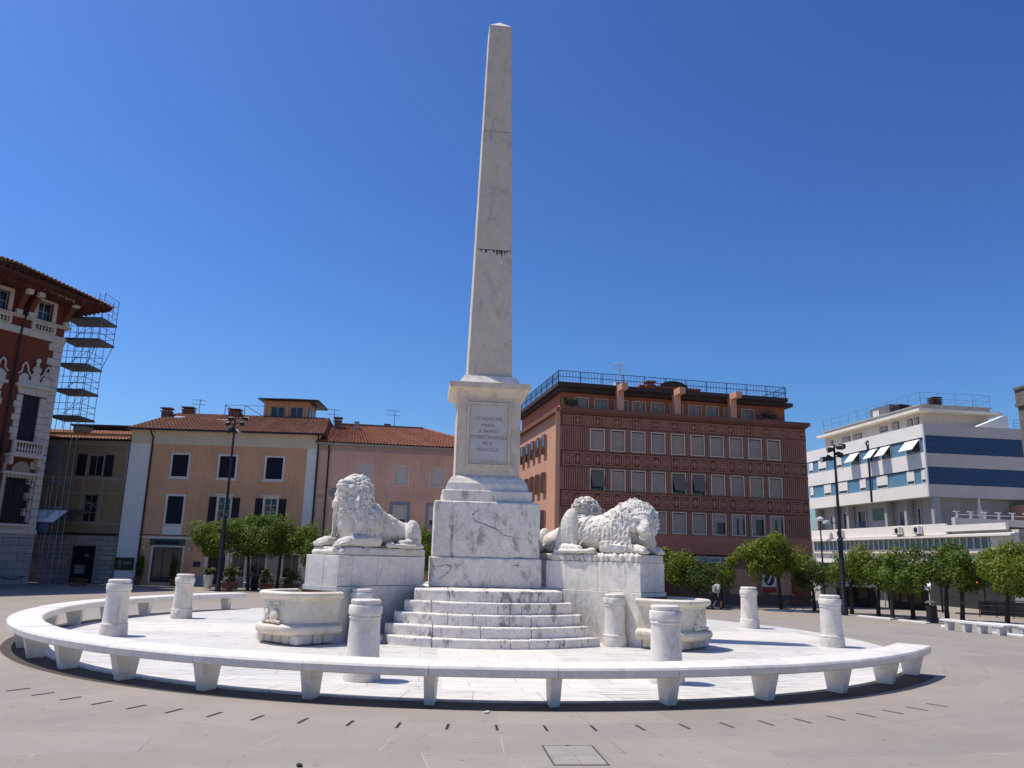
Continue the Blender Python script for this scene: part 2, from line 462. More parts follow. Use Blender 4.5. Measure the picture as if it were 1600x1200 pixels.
        S.chain([(.362, sg*.012, -.088), (.315, sg*.068, -.104), (.24, sg*.098, -.102)], .008, .007, .008) if False else S.cap((.362, sg*.010, -.094), (.245, sg*.098, -.106), .0085, .0075, k=.010, cut=True)
        for q in range(3): S.cap((.33-.03*q, sg*(.070+.012*q), -.058-.012*q), (.31-.03*q, sg*(.080+.012*q), -.060-.012*q), .004, k=.004, cut=True)
    S.ell((.335, 0, .004), (.036, .050, .026), k=.018)
    S.ell((.235, 0, -.145), (.080, .066, .048), k=.025)
    S.cap((.368, 0, -.030), (.366, 0, -.085), .005, .005, k=.008, cut=True)
    for i in range(7):                                    # forelock
        y = (i-3)*.045
        S.lock([(.14, y*.7, .15), (.08, y, .20), (.0, y*1.4, .25), (-.10, y*1.7, .29)], .028, .012, .010, -.004)
    S.T = None
    S.rough(.003, 34, 3)
    S.boxs((-1.3, -.7, -.2), (1.4, .7, .0), .0, .004, cut=True)
    return S.mesh('body', mat, parent)

def lion_slab(mat, parent, drape):
    S = Sculpt((-1.22, -.56, -.22), (1.24, .56, .06), .014)
    S.boxs((-1.08, -.46, -.155), (1.10, .46, .005), .02, .01)
    rg = random.Random(3)
    if drape:                                             # carved folds of cloth hanging over the long sides
        for sg in (-1, 1):
            x = -1.04
            while x < 1.0:
                w = rg.uniform(.045, .095)
                S.chain([(x, sg*.43, -.01), (x+.03, sg*.47, -.05), (x+rg.uniform(0, .08), sg*.475, -.12)], w*.62, w*.5, .010)
                x += w*rg.uniform(1.0, 1.6)
    else:                                                 # scroll under the near paw, rough chipped edge
        S.chain([(1.13, .10, -.09), (1.15, .30, -.085), (1.13, .44, -.09)], .065, .065, .01)
        S.cap((1.17, .30, -.01), (1.17, .36, -.01), .075, k=.01); S.cap((1.2, .2, -.01), (1.2, .46, -.01), .03, k=.006, cut=True)
        S.chain([(1.12, -.40, -.10), (1.16, -.2, -.10), (1.13, 0, -.10)], .055, .05, .01)
        for i in range(40):
            S.ell((rg.uniform(-1.1, 1.1), rg.choice((-.47, .47)), rg.choice((-.14, 0))), (.05, .03, .025), k=.01, cut=True)
    S.rough(.004, 22, 6)
    S.boxs((-1.4, -.8, -.4), (1.4, .8, -.15), .0, .004, cut=True)
    return S.mesh('slab', mat, parent)
HEAD_UP = (14, 20, 3); HEAD_LOW = (-38, -11, -4)
# ------------------------------------------------------------------ camera, light, sky
CAM_Z = 1.65
cam = bpy.data.cameras.new('camera'); cam.sensor_width = 36; cam.lens = 36*1219/1600; cam.clip_end = 3000
camo = bpy.data.objects.new('camera', cam); COL.objects.link(camo)
P_, R_ = rad(12.5), rad(1.5)
f_ = Vector((0, math.cos(P_), math.sin(P_))); u_ = Vector((0, -math.sin(P_), math.cos(P_))); r_ = Vector((1, 0, 0))
X_ = r_*math.cos(R_)+u_*math.sin(R_); Y_ = u_*math.cos(R_)-r_*math.sin(R_)
camo.matrix_world = Matrix(((X_.x, Y_.x, -f_.x, 0), (X_.y, Y_.y, -f_.y, 0), (X_.z, Y_.z, -f_.z, CAM_Z), (0, 0, 0, 1)))
scene.camera = camo

SUN_EL, SUN_AZ = rad(66), math.atan2(-.985, .17)          # azimuth from +Y towards +X: the sun stands to the left, slightly behind
sv = Vector((math.cos(SUN_EL)*math.sin(SUN_AZ), math.cos(SUN_EL)*math.cos(SUN_AZ), math.sin(SUN_EL)))
sun = bpy.data.lights.new('sun', 'SUN'); sun.energy = 4.3; sun.angle = rad(.5); sun.color = (1, .925, .80)
suno = bpy.data.objects.new('sun', sun); COL.objects.link(suno); suno.rotation_euler = sv.to_track_quat('Z', 'Y').to_euler(); suno.location = (-30, 0, 60)

wd = bpy.data.worlds.new('World'); scene.world = wd; wd.use_nodes = True
bg = wd.node_tree.nodes['Background']; sky = wd.node_tree.nodes.new('ShaderNodeTexSky')
sky.sky_type = 'NISHITA'; sky.sun_disc = False; sky.sun_elevation = SUN_EL; sky.sun_rotation = SUN_AZ % (2*math.pi)
sky.altitude = 0; sky.air_density = 1.2; sky.dust_density = 1.1; sky.ozone_density = 10.0
half = wd.node_tree.nodes.new('ShaderNodeVectorMath'); half.operation = 'SCALE'; half.inputs['Scale'].default_value = .5
gam = wd.node_tree.nodes.new('ShaderNodeGamma'); gam.inputs[1].default_value = 1.55      # the camera's deep blue
wd.node_tree.links.new(sky.outputs[0], half.inputs[0]); wd.node_tree.links.new(half.outputs[0], gam.inputs[0])
wd.node_tree.links.new(gam.outputs[0], bg.inputs[0]); bg.inputs[1].default_value = .137
vs_ = scene.view_settings; vs_.view_transform = 'Standard'; vs_.look = 'None'; vs_.exposure = .20; vs_.gamma = 1
scene.cycles.max_bounces = 6; scene.cycles.diffuse_bounces = 3; scene.cycles.use_denoising = True

# ------------------------------------------------------------------ ground
CX, CY, DEL = -0.57, 18.1, 5.95
def ML(x, y, z=0):
    c, s = math.cos(rad(DEL)), math.sin(rad(DEL))
    return (CX+x*c-y*s, CY+x*s+y*c, z)
def smooth(t): t = min(1, max(0, t)); return t*t*(3-2*t)
def gz(x, y):
    r = math.hypot(x-CX, y-CY); t = (r-9.3)/19.0
    t = min(1, max(0, t)); t = t+.06*math.sin(2*math.pi*t)*-1*.5
    return -1.1*min(1, max(0, t))*smooth((y-11)/9)

def ground_material():
    t = NT('piazza_stone'); P = t.coord()
    sep = t.n('SeparateXYZ'); t.put(sep.inputs[0], P)
    x, y = sep.outputs[0], sep.outputs[1]
    r = t.math('SQRT', t.math('ADD', t.math('MULTIPLY', x, x), t.math('MULTIPLY', y, y)))
    th = t.math('ARCTAN2', y, x)
    cmb = t.n('CombineXYZ'); t.put(cmb.inputs[0], t.math('MULTIPLY', th, 10.16)); t.put(cmb.inputs[1], t.math('SUBTRACT', r, 9.05))
    def brick(vec, w, h, mort, off=.5):
        b = t.n('TexBrick'); t.put(b.inputs['Vector'], vec); b.offset = off
        b.inputs['Color1'].default_value = (0, 0, 0, 1); b.inputs['Color2'].default_value = (1, 1, 1, 1); b.inputs['Mortar'].default_value = (.5, .5, .5, 1)
        b.inputs['Scale'].default_value = 1; b.inputs['Mortar Size'].default_value = mort; b.inputs['Mortar Smooth'].default_value = .2
        b.inputs['Brick Width'].default_value = w; b.inputs['Row Height'].default_value = h; b.inputs['Bias'].default_value = 0
        return b
    ring = brick(cmb.outputs[0], .998, .62, .006)
    fld = brick(t.mapping(P, (1, 1, 1), (0, 0, -.1)), 1.55, .8, .006)
    isring = t.math('LESS_THAN', r, 10.9)
    tone = t.mix(isring, fld.outputs[0], ring.outputs[0])
    joint = t.mix(isring, fld.outputs[1], ring.outputs[1])
    far = t.ramp(t.math('DIVIDE', r, 60), [(.18, 1.0), (.5, .15)])
    n1 = t.noise(P, .35, 6, .65); n2 = t.noise(P, 2.2, 7, .75, .4); n3 = t.noise(P, 60, 3, .7)
    c = t.mix(t.ramp(n1, [(.35, 0.0), (.65, 1.0)]), (.248, .212, .176), (.303, .262, .219))
    c = t.mix(t.math('MULTIPLY', t.math('MULTIPLY', t.math('ABSOLUTE', t.math('SUBTRACT', tone, .5)), .62), far), c, t.mix(tone, (.20, .188, .178), (.335, .30, .27)))
    c = t.mix(t.math('MULTIPLY', t.ramp(n2, [(.45, 0.0), (.72, 1.0)]), .3), c, (.19, .175, .162))
    c = t.mix(t.math('MULTIPLY', t.ramp(n3, [(.4, 0.0), (.7, 1.0)]), .18), c, (.40, .37, .34))
    jn = t.ramp(t.noise(P, .8, 4, .7), [(.38, 0.0), (.62, 1.0)])
    jc = t.mix(t.ramp(t.noise(P, .5, 3, .6), [(.42, 0.0), (.58, 1.0)]), (.12, .112, .105), (.42, .385, .345))
    c = t.mix(t.math('MULTIPLY', t.math('MULTIPLY', joint, far), t.math('MULTIPLY_ADD', jn, .55, .35)), c, jc)
    sp = t.ramp(t.noise(P, 7, 2, .5), [(.70, 0.0), (.73, 1.0)])
    c = t.mix(t.math('MULTIPLY', sp, .55), c, (.10, .09, .085))
    st = t.ramp(t.noise(t.mapping(P, (.25, 1.1, 1), (0, 0, .1)), 1.4, 5, .7), [(.5, 0.0), (.8, 1.0)])
    c = t.mix(t.math('MULTIPLY', st, .25), c, (.36, .325, .295))
    strip = t.math('LESS_THAN', t.math('ABSOLUTE', t.math('SUBTRACT', r, 8.76)), .235)    # bench shadow deepened by darkening the ground colour below the seat
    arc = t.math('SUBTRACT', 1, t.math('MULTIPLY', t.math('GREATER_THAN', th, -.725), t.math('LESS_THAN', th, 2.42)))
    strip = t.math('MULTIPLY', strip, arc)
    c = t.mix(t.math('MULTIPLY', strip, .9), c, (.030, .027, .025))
    t.bump(t.math('SUBTRACT', n3, t.math('MULTIPLY', joint, 1.5)), .22, .006)
    return t.done(c, .75, .3)

radii = [0, 4, 8, 9, 9.3]+[9.3+19*i/16 for i in range(1, 17)]+[32, 38, 48, 65, 100, 180, 350, 700, 1400]
gv = [(0, 0, gz(CX, CY))]; gf = []
NS = 120
for q, r in enumerate(radii[1:]):
    for i in range(NS):
        a = 2*math.pi*i/NS; lx, ly = r*math.cos(a), r*math.sin(a); w = ML(lx, ly); gv.append((lx, ly, gz(w[0], w[1])))
    for i in range(NS):
        a, b = 1+q*NS+i, 1+q*NS+(i+1) % NS
        gf.append((0, a, b) if q == 0 else (a-NS, a, b, b-NS))
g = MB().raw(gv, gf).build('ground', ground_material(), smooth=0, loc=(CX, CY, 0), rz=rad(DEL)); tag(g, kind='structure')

def pavement_material():
    t = NT('marble_paving'); P = t.coord()
    sep = t.n('SeparateXYZ'); t.put(sep.inputs[0], P); x, y = sep.outputs[0], sep.outputs[1]
    r = t.math('SQRT', t.math('ADD', t.math('MULTIPLY', x, x), t.math('MULTIPLY', y, y))); th = t.math('ARCTAN2', y, x)
    cmb = t.n('CombineXYZ'); t.put(cmb.inputs[0], t.math('MULTIPLY', th, 8.0)); t.put(cmb.inputs[1], t.math('SUBTRACT', r, 7.85))
    def brick(vec, w, h, m):
        b = t.n('TexBrick'); t.put(b.inputs['Vector'], vec)
        b.inputs['Color1'].default_value = (0, 0, 0, 1); b.inputs['Color2'].default_value = (1, 1, 1, 1)
        b.inputs['Scale'].default_value = 1; b.inputs['Mortar Size'].default_value = m; b.inputs['Brick Width'].default_value = w; b.inputs['Row Height'].default_value = h
        return b
    rim = brick(cmb.outputs[0], .8, .72, .007); fld = brick(P, 1.3, .42, .007)
    isrim = t.math('GREATER_THAN', r, 7.85)
    joint = t.mix(isrim, fld.outputs[1], rim.outputs[1]); tone = t.mix(isrim, fld.outputs[0], rim.outputs[0])
    cross = t.math('MAXIMUM', t.math('LESS_THAN', t.math('ABSOLUTE', x), 1.0), t.math('LESS_THAN', t.math('ABSOLUTE', y), 1.0))
    cross = t.math('MULTIPLY', cross, t.math('SUBTRACT', 1, isrim))
    v = t.noise(t.mapping(P, (.35, 2.6, 1)), 2.6, 7, .72, 1.2)
    w = t.n('TexWave', wave_type='BANDS', bands_direction='Y'); t.put(w.inputs['Vector'], t.mapping(P, (.55, 1.5, 1), (0, 0, .12)))
    w.inputs['Scale'].default_value = 1.5; w.inputs['Distortion'].default_value = 12; w.inputs['Detail'].default_value = 5; w.inputs['Detail Scale'].default_value = 1.4
    vein = t.math('MULTIPLY', t.ramp(w.outputs[1], [(.72, 0.0), (.97, 1.0)]), t.ramp(t.noise(P, .9, 5, .6), [(.35, 0.0), (.6, 1.0)]))
    c = t.mix(t.ramp(v, [(.3, 0.0), (.7, 1.0)]), (.46, .445, .42), (.75, .715, .665))
    c = t.mix(t.math('MULTIPLY', vein, .8), c, (.22, .215, .21))
    c = t.mix(t.math('MULTIPLY', tone, .28), c, (.76, .72, .665))
    c = t.mix(t.math('MULTIPLY', cross, .62), c, t.mix(t.ramp(t.noise(P, 2.5, 6, .7), [(.3, 0.0), (.7, 1.0)]), (.70, .63, .54), (.84, .785, .71)))
    d = t.ramp(t.noise(P, 1.3, 6, .7), [(.5, 0.0), (.78, 1.0)])
    c = t.mix(t.math('MULTIPLY', d, .3), c, (.46, .40, .335))
    c = t.mix(t.math('MULTIPLY', joint, .6), c, (.22, .21, .20))
    t.bump(t.math('SUBTRACT', t.noise(P, 40, 3, .7), t.math('MULTIPLY', joint, 2)), .2, .005)
    return t.done(c, .5, .35)
mb = MB(); n = 144
mb.prism([(8.52*math.cos(2*math.pi*i/n), 8.52*math.sin(2*math.pi*i/n)) for i in range(n)], -.1, .022)
tag(mb.build('marble_pavement', pavement_material(), loc=(CX, CY, 0), rz=rad(DEL)), kind='structure')

# ------------------------------------------------------------------ stone of the monument
M_ped = marble('pedestal_marble', (.83, .77, .685), (.36, .345, .33), 2.6, .65, warm=(.66, .58, .48), stain=.25, rot=(.4, .9, .5), objvar=7.0, grimeamt=.3, grime=(.34, .32, .29))
M_lion = marble('lion_marble', (.70, .65, .58), (.48, .45, .41), 2.0, .35, warm=(.58, .50, .40), stain=.45, rough=.7, grimeamt=.6, grime=(.36, .33, .29))
M_base = marble('plinth_marble', (.84, .77, .68), (.30, .285, .27), 2.0, .6, warm=(.66, .57, .46), stain=.35, rough=.65, pit=.35, grimeamt=.65, grime=(.20, .185, .17), rot=(.1, .35, .2))
M_shaft = marble('obelisk_marble', (.68, .58, .455), (.36, .31, .26), 1.3, .4, warm=(.60, .48, .355), stain=.6, rough=.7, pit=.3, grimeamt=.45, grime=(.30, .26, .22))
M_step = marble('step_marble', (.82, .76, .69), (.28, .27, .255), 2.4, .6, warm=(.64, .53, .43), stain=.4, rough=.65, pit=.5, grimeamt=.9, grime=(.15, .14, .13), objvar=9.0)
M_bench = marble('bench_marble', (.84, .79, .72), (.50, .47, .44), 1.6, .6, warm=(.68, .56, .44), stain=.4, rough=.45, pit=.12, objvar=11.0)
M_boll = marble('bollard_marble', (.78, .72, .645), (.46, .43, .40), 1.9, .5, warm=(.62, .53, .43), stain=.4, rough=.6, pit=.3, grimeamt=.5, grime=(.36, .33, .29), objvar=13.0)
M_basin = marble('basin_marble', (.76, .68, .56), (.48, .42, .34), 1.8, .45, warm=(.58, .46, .33), stain=.6, rough=.6, pit=.25, grimeamt=.4, grime=(.30, .25, .20))
M_dark = plain('joint_dark', (.045, .042, .04), .9, .2)
M_ink = plain('lettering_dark', (.16, .15, .14), .8, .1)
M_iron = plain('dark_iron', (.022, .024, .028), .55, .2, metal=.3)

# ------------------------------------------------------------------ obelisk
ob = empty('obelisk', ML(0, 0, 0), rad(DEL), 'tall four sided grey marble obelisk on an inscribed pedestal', 'obelisk')
def chipped(name, hx, z0, z1, h, seed, nchip, parent, mat, joints=(), taper=0):
    S = Sculpt((-hx-.06, -hx-.06, z0-.06), (hx+.06, hx+.06, z1+.06), h)
    S.boxs((-hx, -hx, z0), (hx, hx, z1), .014, .006)
    rg = random.Random(seed)
    for jx in joints:
        for sg in (-1, 1):
            S.boxs((jx-.008, sg*hx-.03, z0-.1), (jx+.008, sg*hx+.03, z1+.1), .001, .004, cut=True)
            S.boxs((sg*hx-.03, jx-.008, z0-.1), (sg*hx+.03, jx+.008, z1+.1), .001, .004, cut=True)
    for i in range(nchip):
        e = rg.choice('tbv'); sg = rg.choice((-1, 1)); t = rg.uniform(-hx, hx); q = rg.uniform(.012, .05)
        ax = rg.random() < .6
        if e == 'v': c = (hx*rg.choice((-1, 1)), hx*sg, rg.uniform(z0, z1)); r = (q*.8, q*.8, q*2.2)
        else:
            z = z1 if e == 't' else z0
            c = (t, hx*sg, z) if ax else (hx*sg, t, z); r = (q*2.2, q*.9, q*.8) if ax else (q*.9, q*2.2, q*.8)
        S.ell(c, r, k=.01, cut=True)
    return S.mesh(name, mat, parent)
chipped('lower_plinth', 1.19, 1.0, 1.62, .02, 4, 60, ob, M_base, (-.52, .62))
chipped('upper_plinth', 1.145, 1.62, 2.80, .02, 7, 46, ob, M_base, (-.74, .84))
chipped('moulding_block', .985, 2.80, 3.05, .018, 9, 30, ob, M_base, (.80,))
mb = MB()
mb.frustum(0, 0, .905, .905, 3.05, .875, .875, 3.21).frustum(0, 0, .875, .875, 3.21, .80, .80, 3.33).frustum(0, 0, .80, .80, 3.33, .745, .745, 3.38)
mb.build('base_moulding', M_base, ob)
mb = MB().frustum(0, 0, .715, .715, 3.38, .715, .715, 5.16); mb.build('die', M_shaft, ob)
mb = MB()
for a, b in (((-.655, .155)), ((.165, .655))):
    pass
mb.frustum(0, 0, .735, .735, 5.16, .745, .745, 5.21).frustum(0, 0, .745, .745, 5.21, .78, .78, 5.28).frustum(0, 0, .78, .78, 5.28, .89, .89, 5.36).frustum(0, 0, .915, .915, 5.36, .925, .925, 5.48)
cor = mb.build('cornice', M_shaft, ob)
mb = MB().frustum(0, 0, .72, .72, 5.48, .63, .63, 5.64).frustum(0, 0, .63, .63, 5.64, .60, .60, 5.70); mb.build('cap_step', M_ped, ob)
zs = [5.70, 8.86, 12.06, 15.14]; hw = lambda z: .515+(.288-.515)*(z-5.70)/(15.14-5.70)
for i in range(3):
    a, b = zs[i], zs[i+1]
    mb = MB()
    rgs = random.Random(20+i); nz = 10
    def ringpts(z, e=0): q = hw(z)-e; return [(-q+.015, -q, z), (q-.015, -q, z), (q, -q+.015, z), (q, q-.015, z), (q-.015, q, z), (-q+.015, q, z), (-q, q-.015, z), (-q, -q+.015, z)]
    L = [ringpts(a, .012)]+[[(x+rgs.uniform(-.003, .003), y+rgs.uniform(-.003, .003), z) for x, y, z in ringpts(a+.012+(b-a-.024)*k/nz)] for k in range(nz+1)]+[ringpts(b, .012)]
    v = [p for l in L for p in l]; f = [tuple(range(7, -1, -1)), tuple(range(8*(len(L)-1), 8*len(L)))]
    for k in range(len(L)-1):
        for j in range(8): f.append((k*8+j, k*8+(j+1) % 8, k*8+8+(j+1) % 8, k*8+8+j))
    mb.raw(v, f).build('shaft_block', M_shaft, ob)
q = hw(15.14)
MB().raw([(-q, -q, 15.14), (q, -q, 15.14), (q, q, 15.14), (-q, q, 15.14), (0, 0, 15.45)], [(0, 1, 4), (1, 2, 4), (2, 3, 4), (3, 0, 4)]).build('pyramid_tip', M_ped, ob)
# inscribed panel with a raised frame
pn = MB().box(-.44, .44, -.728, -.71, 3.66, 5.0).build('inscription_panel', plain('panel_marble', (.50, .475, .45), .6, .1, 2.0), ob)
mb = MB()
for e, y, t in ((.0, -.762, .05), (.06, -.745, .022)):
    x0, x1, z0, z1 = -.49+e, .49-e, 3.60+e, 5.05-e
    mb.box(x0, x1, y, -.712, z1-t, z1).box(x0, x1, y, -.712, z0, z0+t).box(x0, x0+t, y, -.712, z0+t, z1-t).box(x1-t, x1, y, -.712, z0+t, z1-t)
mb.box(-.40, .40, -.738, -.712, 3.70, 3.712).box(-.40, .40, -.738, -.712, 3.725, 3.735)
mb.build('panel_frame', M_shaft, pn)
text([('CITTADINI DEL', .105, (-.02, -.7295, 4.68), .95), ('MASSA', .105, (-.02, -.7295, 4.53)), ('A PRIMO', .105, (-.02, -.7295, 4.39)), ('VITTORIO EMANUELE', .105, (-.02, -.7295, 4.255), .84),
      ('RE A', .105, (-.02, -.7295, 4.12)), ('MDCCCLX', .105, (-.02, -.7295, 3.98))], M_ink, pn, rad(90), .001, 'inscription')
# cracks and dark drips that mark the stone
def crack(pts, w, y, parent, seed):
    rg = random.Random(seed); P = []
    for a, b in zip(pts[:-1], pts[1:]):
        for k in range(5): P.append((a[0]+(b[0]-a[0])*k/5+rg.uniform(-.012, .012), a[1]+(b[1]-a[1])*k/5+rg.uniform(-.010, .010)))
    P.append(pts[-1]); n = len(P); ws = [w*rg.uniform(.35, 1.1)*math.sin(math.pi*min(.97, max(.06, i/(n-1)))) ** .5 for i in range(n)]
    m = MB()
    for i in range(n-1):
        m.vprism([(P[i][0], P[i][1]-ws[i]), (P[i+1][0], P[i+1][1]-ws[i+1]), (P[i+1][0], P[i+1][1]+ws[i+1]+.001), (P[i][0], P[i][1]+ws[i]+.001)], y, y+.01)
    return m.build('crack', M_dark, parent)
crack([(-.22, 2.74), (-.20, 2.62), (-.32, 2.52), (-.27, 2.40), (-.02, 2.30), (.20, 2.22), (.34, 2.10), (.74, 2.03)], .009, -1.149, ob, 1)
crack([(-.74, 2.5), (-.735, 2.2), (-.76, 1.95), (-.75, 1.66)], .010, -1.149, ob, 2)
crack([(-1.02, 1.40), (-.86, 1.46), (-.74, 1.42), (-.78, 1.30), (-.90, 1.22), (-.98, 1.16)], .010, -1.194, ob, 3)
crack([(.55, 1.46), (.66, 1.49), (.74, 1.44)], .010, -1.194, ob, 5)

# dark joint of the shaft with black drips running down from it
yj = -hw(8.86)-.003
m = MB(); rgj = random.Random(12)
m.vprism([(-.36, 8.868), (-.36, 8.85), (-.1, 8.845), (.10, 8.838), (.41, 8.846), (.41, 8.866)], yj+.001, yj+.02)
for x0, w_, l_ in ((-.30, .05, .05), (-.19, .07, .09), (.0, .05, .07), (.08, .06, .16), (.15, .05, .11), (.20, .05, .22), (.27, .04, .12), (.33, .04, .06)):
    n_ = 6; L_ = [(x0+rgj.uniform(-.006, .006), 8.85-l_*k/n_, w_*.5*(1-k/n_)**.7+.003) for k in range(n_+1)]
    for (xa, za, wa), (xb, zb, wb_) in zip(L_[:-1], L_[1:]): m.vprism([(xa-wa, za), (xa+wa, za), (xb+wb_, zb), (xb-wb_, zb)], yj-.0005*(8.86-za)*20-.001, yj+.02)
m.build('drip_stain', plain('black_crust', (.085, .075, .068), .9, .3, 9.0), ob)
m = MB(); m.vprism([(-.34, 12.068), (-.34, 12.052), (.36, 12.055), (.36, 12.07)], -hw(12.06)-.002, -hw(12.06)+.02); m.build('joint', plain('joint_grey', (.40, .35, .29), .9, .2), ob)
m = MB()
for i in range(26):
    z = rgj.uniform(6.0, 8.6) if i < 20 else rgj.uniform(9, 13.5); x = rgj.uniform(-.8, .8)*hw(z); r_q = rgj.uniform(.012, .03); y = -hw(z)-.002
    m.vprism([(x+r_q*rgj.uniform(.6, 1)*math.cos(a_), z+r_q*rgj.uniform(.6, 1)*math.sin(a_)) for a_ in [2*math.pi*k/7 for k in range(7)]], y, y+.01)
m.build('pale_chips', plain('pale_chip', (.74, .70, .64), .8, .1), ob)

# ------------------------------------------------------------------ steps and terrace
st = empty('marble_steps', ML(0, 0, 0), rad(DEL), 'five curved worn marble steps rising to the obelisk between the front lions', 'steps')
Rs = [3.42, 3.21, 3.0, 2.8, 2.6]; Zt = [.18, .375, .575, .785, 1.0]; Xe = [2.12, 1.99, 1.83, 1.65, 1.47]
for i in range(5):
    z0 = 0.0 if i == 0 else Zt[i-1]; z1 = Zt[i]; rg = random.Random(40+i); m = MB()
    xs = [-Xe[i]]+sorted(-Xe[i]+2*Xe[i]*(k+rg.uniform(.6, 1.4))/4 for k in range(3))+[Xe[i]]
    yb = -1.16 if i == 4 else -Rs[i]+.75
    for a, b in zip(xs[:-1], xs[1:]):
        a += .006; b -= .006; dy = rg.uniform(-.006, .006); dz = rg.uniform(-.004, .004)
        arc = []
        for k in range(7):
            x = a+(b-a)*k/6; arc.append((x, -math.sqrt(Rs[i]**2-x*x)-dy))
        def lp(e): return [(x+(.5*e if k == 0 else -.5*e if k == 6 else 0), y+e) for k, (x, y) in enumerate(arc)]+[(b-.5*e, yb), (a+.5*e, yb)]
        lev = [(z0, .0), (z1-.03+dz, 0), (z1-.012+dz, .004), (z1+dz, .02)]
        v = []; f = []
        for z, e in lev: v += [(x+rg.uniform(-.002, .002), y+rg.uniform(-.004, .004), z) for x, y in lp(e)]
        for l in range(3):
            for k in range(9): f.append((l*9+k, l*9+(k+1) % 9, l*9+9+(k+1) % 9, l*9+9+k))
        f.append(tuple(range(27, 36))); f.append(tuple(range(8, -1, -1)))
        m.raw(v, f)
    m.build('step', M_step, st)
m = MB(); m.box(-2.0, 2.0, -1.15, 1.15, 0, .998); m.box(-1.4, 1.4, 1.16, 2.2, 0, .99)
m.build('terrace', M_step, st)
m = MB()
for i in range(5): m.box(-Xe[i]+.05, Xe[i]-.05, -Rs[i]+1.0-.06*i, -1.17, 0 if i == 0 else Zt[i-1]-.02, Zt[i]-.10)
m.build('step_core', M_dark, st)

# ------------------------------------------------------------------ pedestals, lions, basins
PED = {}
def pedestal(sx, sy, label):
    cx, cy = sx*2.445, sy*1.585
    ang = math.degrees(math.atan2(sy, sx))
    e = empty('lion_pedestal', ML(cx, cy, 0), rad(DEL+ang), label, 'pedestal', 'pedestals of the marble lions')
    return e
def ped_parts(e):
    for nm, hx, hy, z0, z1, cuts in (('lower_block', 1.17, .515, .0, 1.025, (-.35, .42)), ('upper_block', 1.145, .49, 1.033, 1.60, (-.62, .16, .8))):
        m = MB(); t = .05
        m.box(-hx+.012, hx-.012, -hy+.012, hy-.012, z0, z1-.004)
        xs = [-hx]+list(cuts)+[hx]
        for a, b in zip(xs[:-1], xs[1:]):
            a0 = a+(.003 if a > -hx else 0); b0 = b-(.003 if b < hx else 0)
            m.bbox(a0, b0, -hy, -hy+t, z0, z1, .006).bbox(a0, b0, hy-t, hy, z0, z1, .006)
        for a, b in ((-hy+t+.002, .06), (.066, hy-t-.002)):
            m.bbox(hx-t, hx, a, b, z0, z1, .006).bbox(-hx, -hx+t, a, b, z0, z1, .006)
        m.build(nm, M_ped, e)
e0 = pedestal(-1, -1, 'panelled marble pedestal under the front lion that looks up'); ped_parts(e0)
peds = [e0]
for sx, sy, lab in ((1, -1, 'panelled marble pedestal under the front lion with the lowered head'),
                    (1, 1, 'marble pedestal under the lion that is seen from behind'),
                    (-1, 1, 'marble pedestal at the back left of the obelisk, mostly hidden by the plinth')):
    c = copy_tree(e0); ang = math.degrees(math.atan2(sy, sx))
    c.location = ML(sx*2.445, sy*1.585, 0); c.rotation_euler = (0, 0, rad(DEL+ang)); tag(c, lab); peds.append(c)
LZ = 1.602+.15
LB = {'up': .10, 'low': .0}
def lion(sx, sy, pose, label):
    ang = math.degrees(math.atan2(sy, sx))
    return empty('lion_statue', ML(sx*(2.48-LB[pose]), sy*(1.62-LB[pose]), LZ), rad(DEL+ang), label, 'lion statue', 'marble lions around the obelisk')
lu = lion(-1, -1, 'up', 'white marble lion lying with raised head and thick mane, looking up to the left'); lion_body('up', M_lion, lu); lion_slab(M_lion, lu, False)
ll = lion(1, -1, 'low', 'white marble lion lying with its maned head lowered over its paws, facing the viewer'); lion_body('low', M_lion, ll); lion_slab(M_lion, ll, True)
c = copy_tree(lu); c.location = ML(2.38, 1.52, LZ); c.rotation_euler = (0, 0, rad(DEL+45)); tag(c, 'marble lion turned away at the back, showing haunch and back of mane')
c = copy_tree(ll); c.location = ML(-2.48, 1.62, LZ); c.rotation_euler = (0, 0, rad(DEL+135)); c.scale = (1, 1, .68); tag(c, 'marble lion at the back left, hidden behind the lion that looks up')

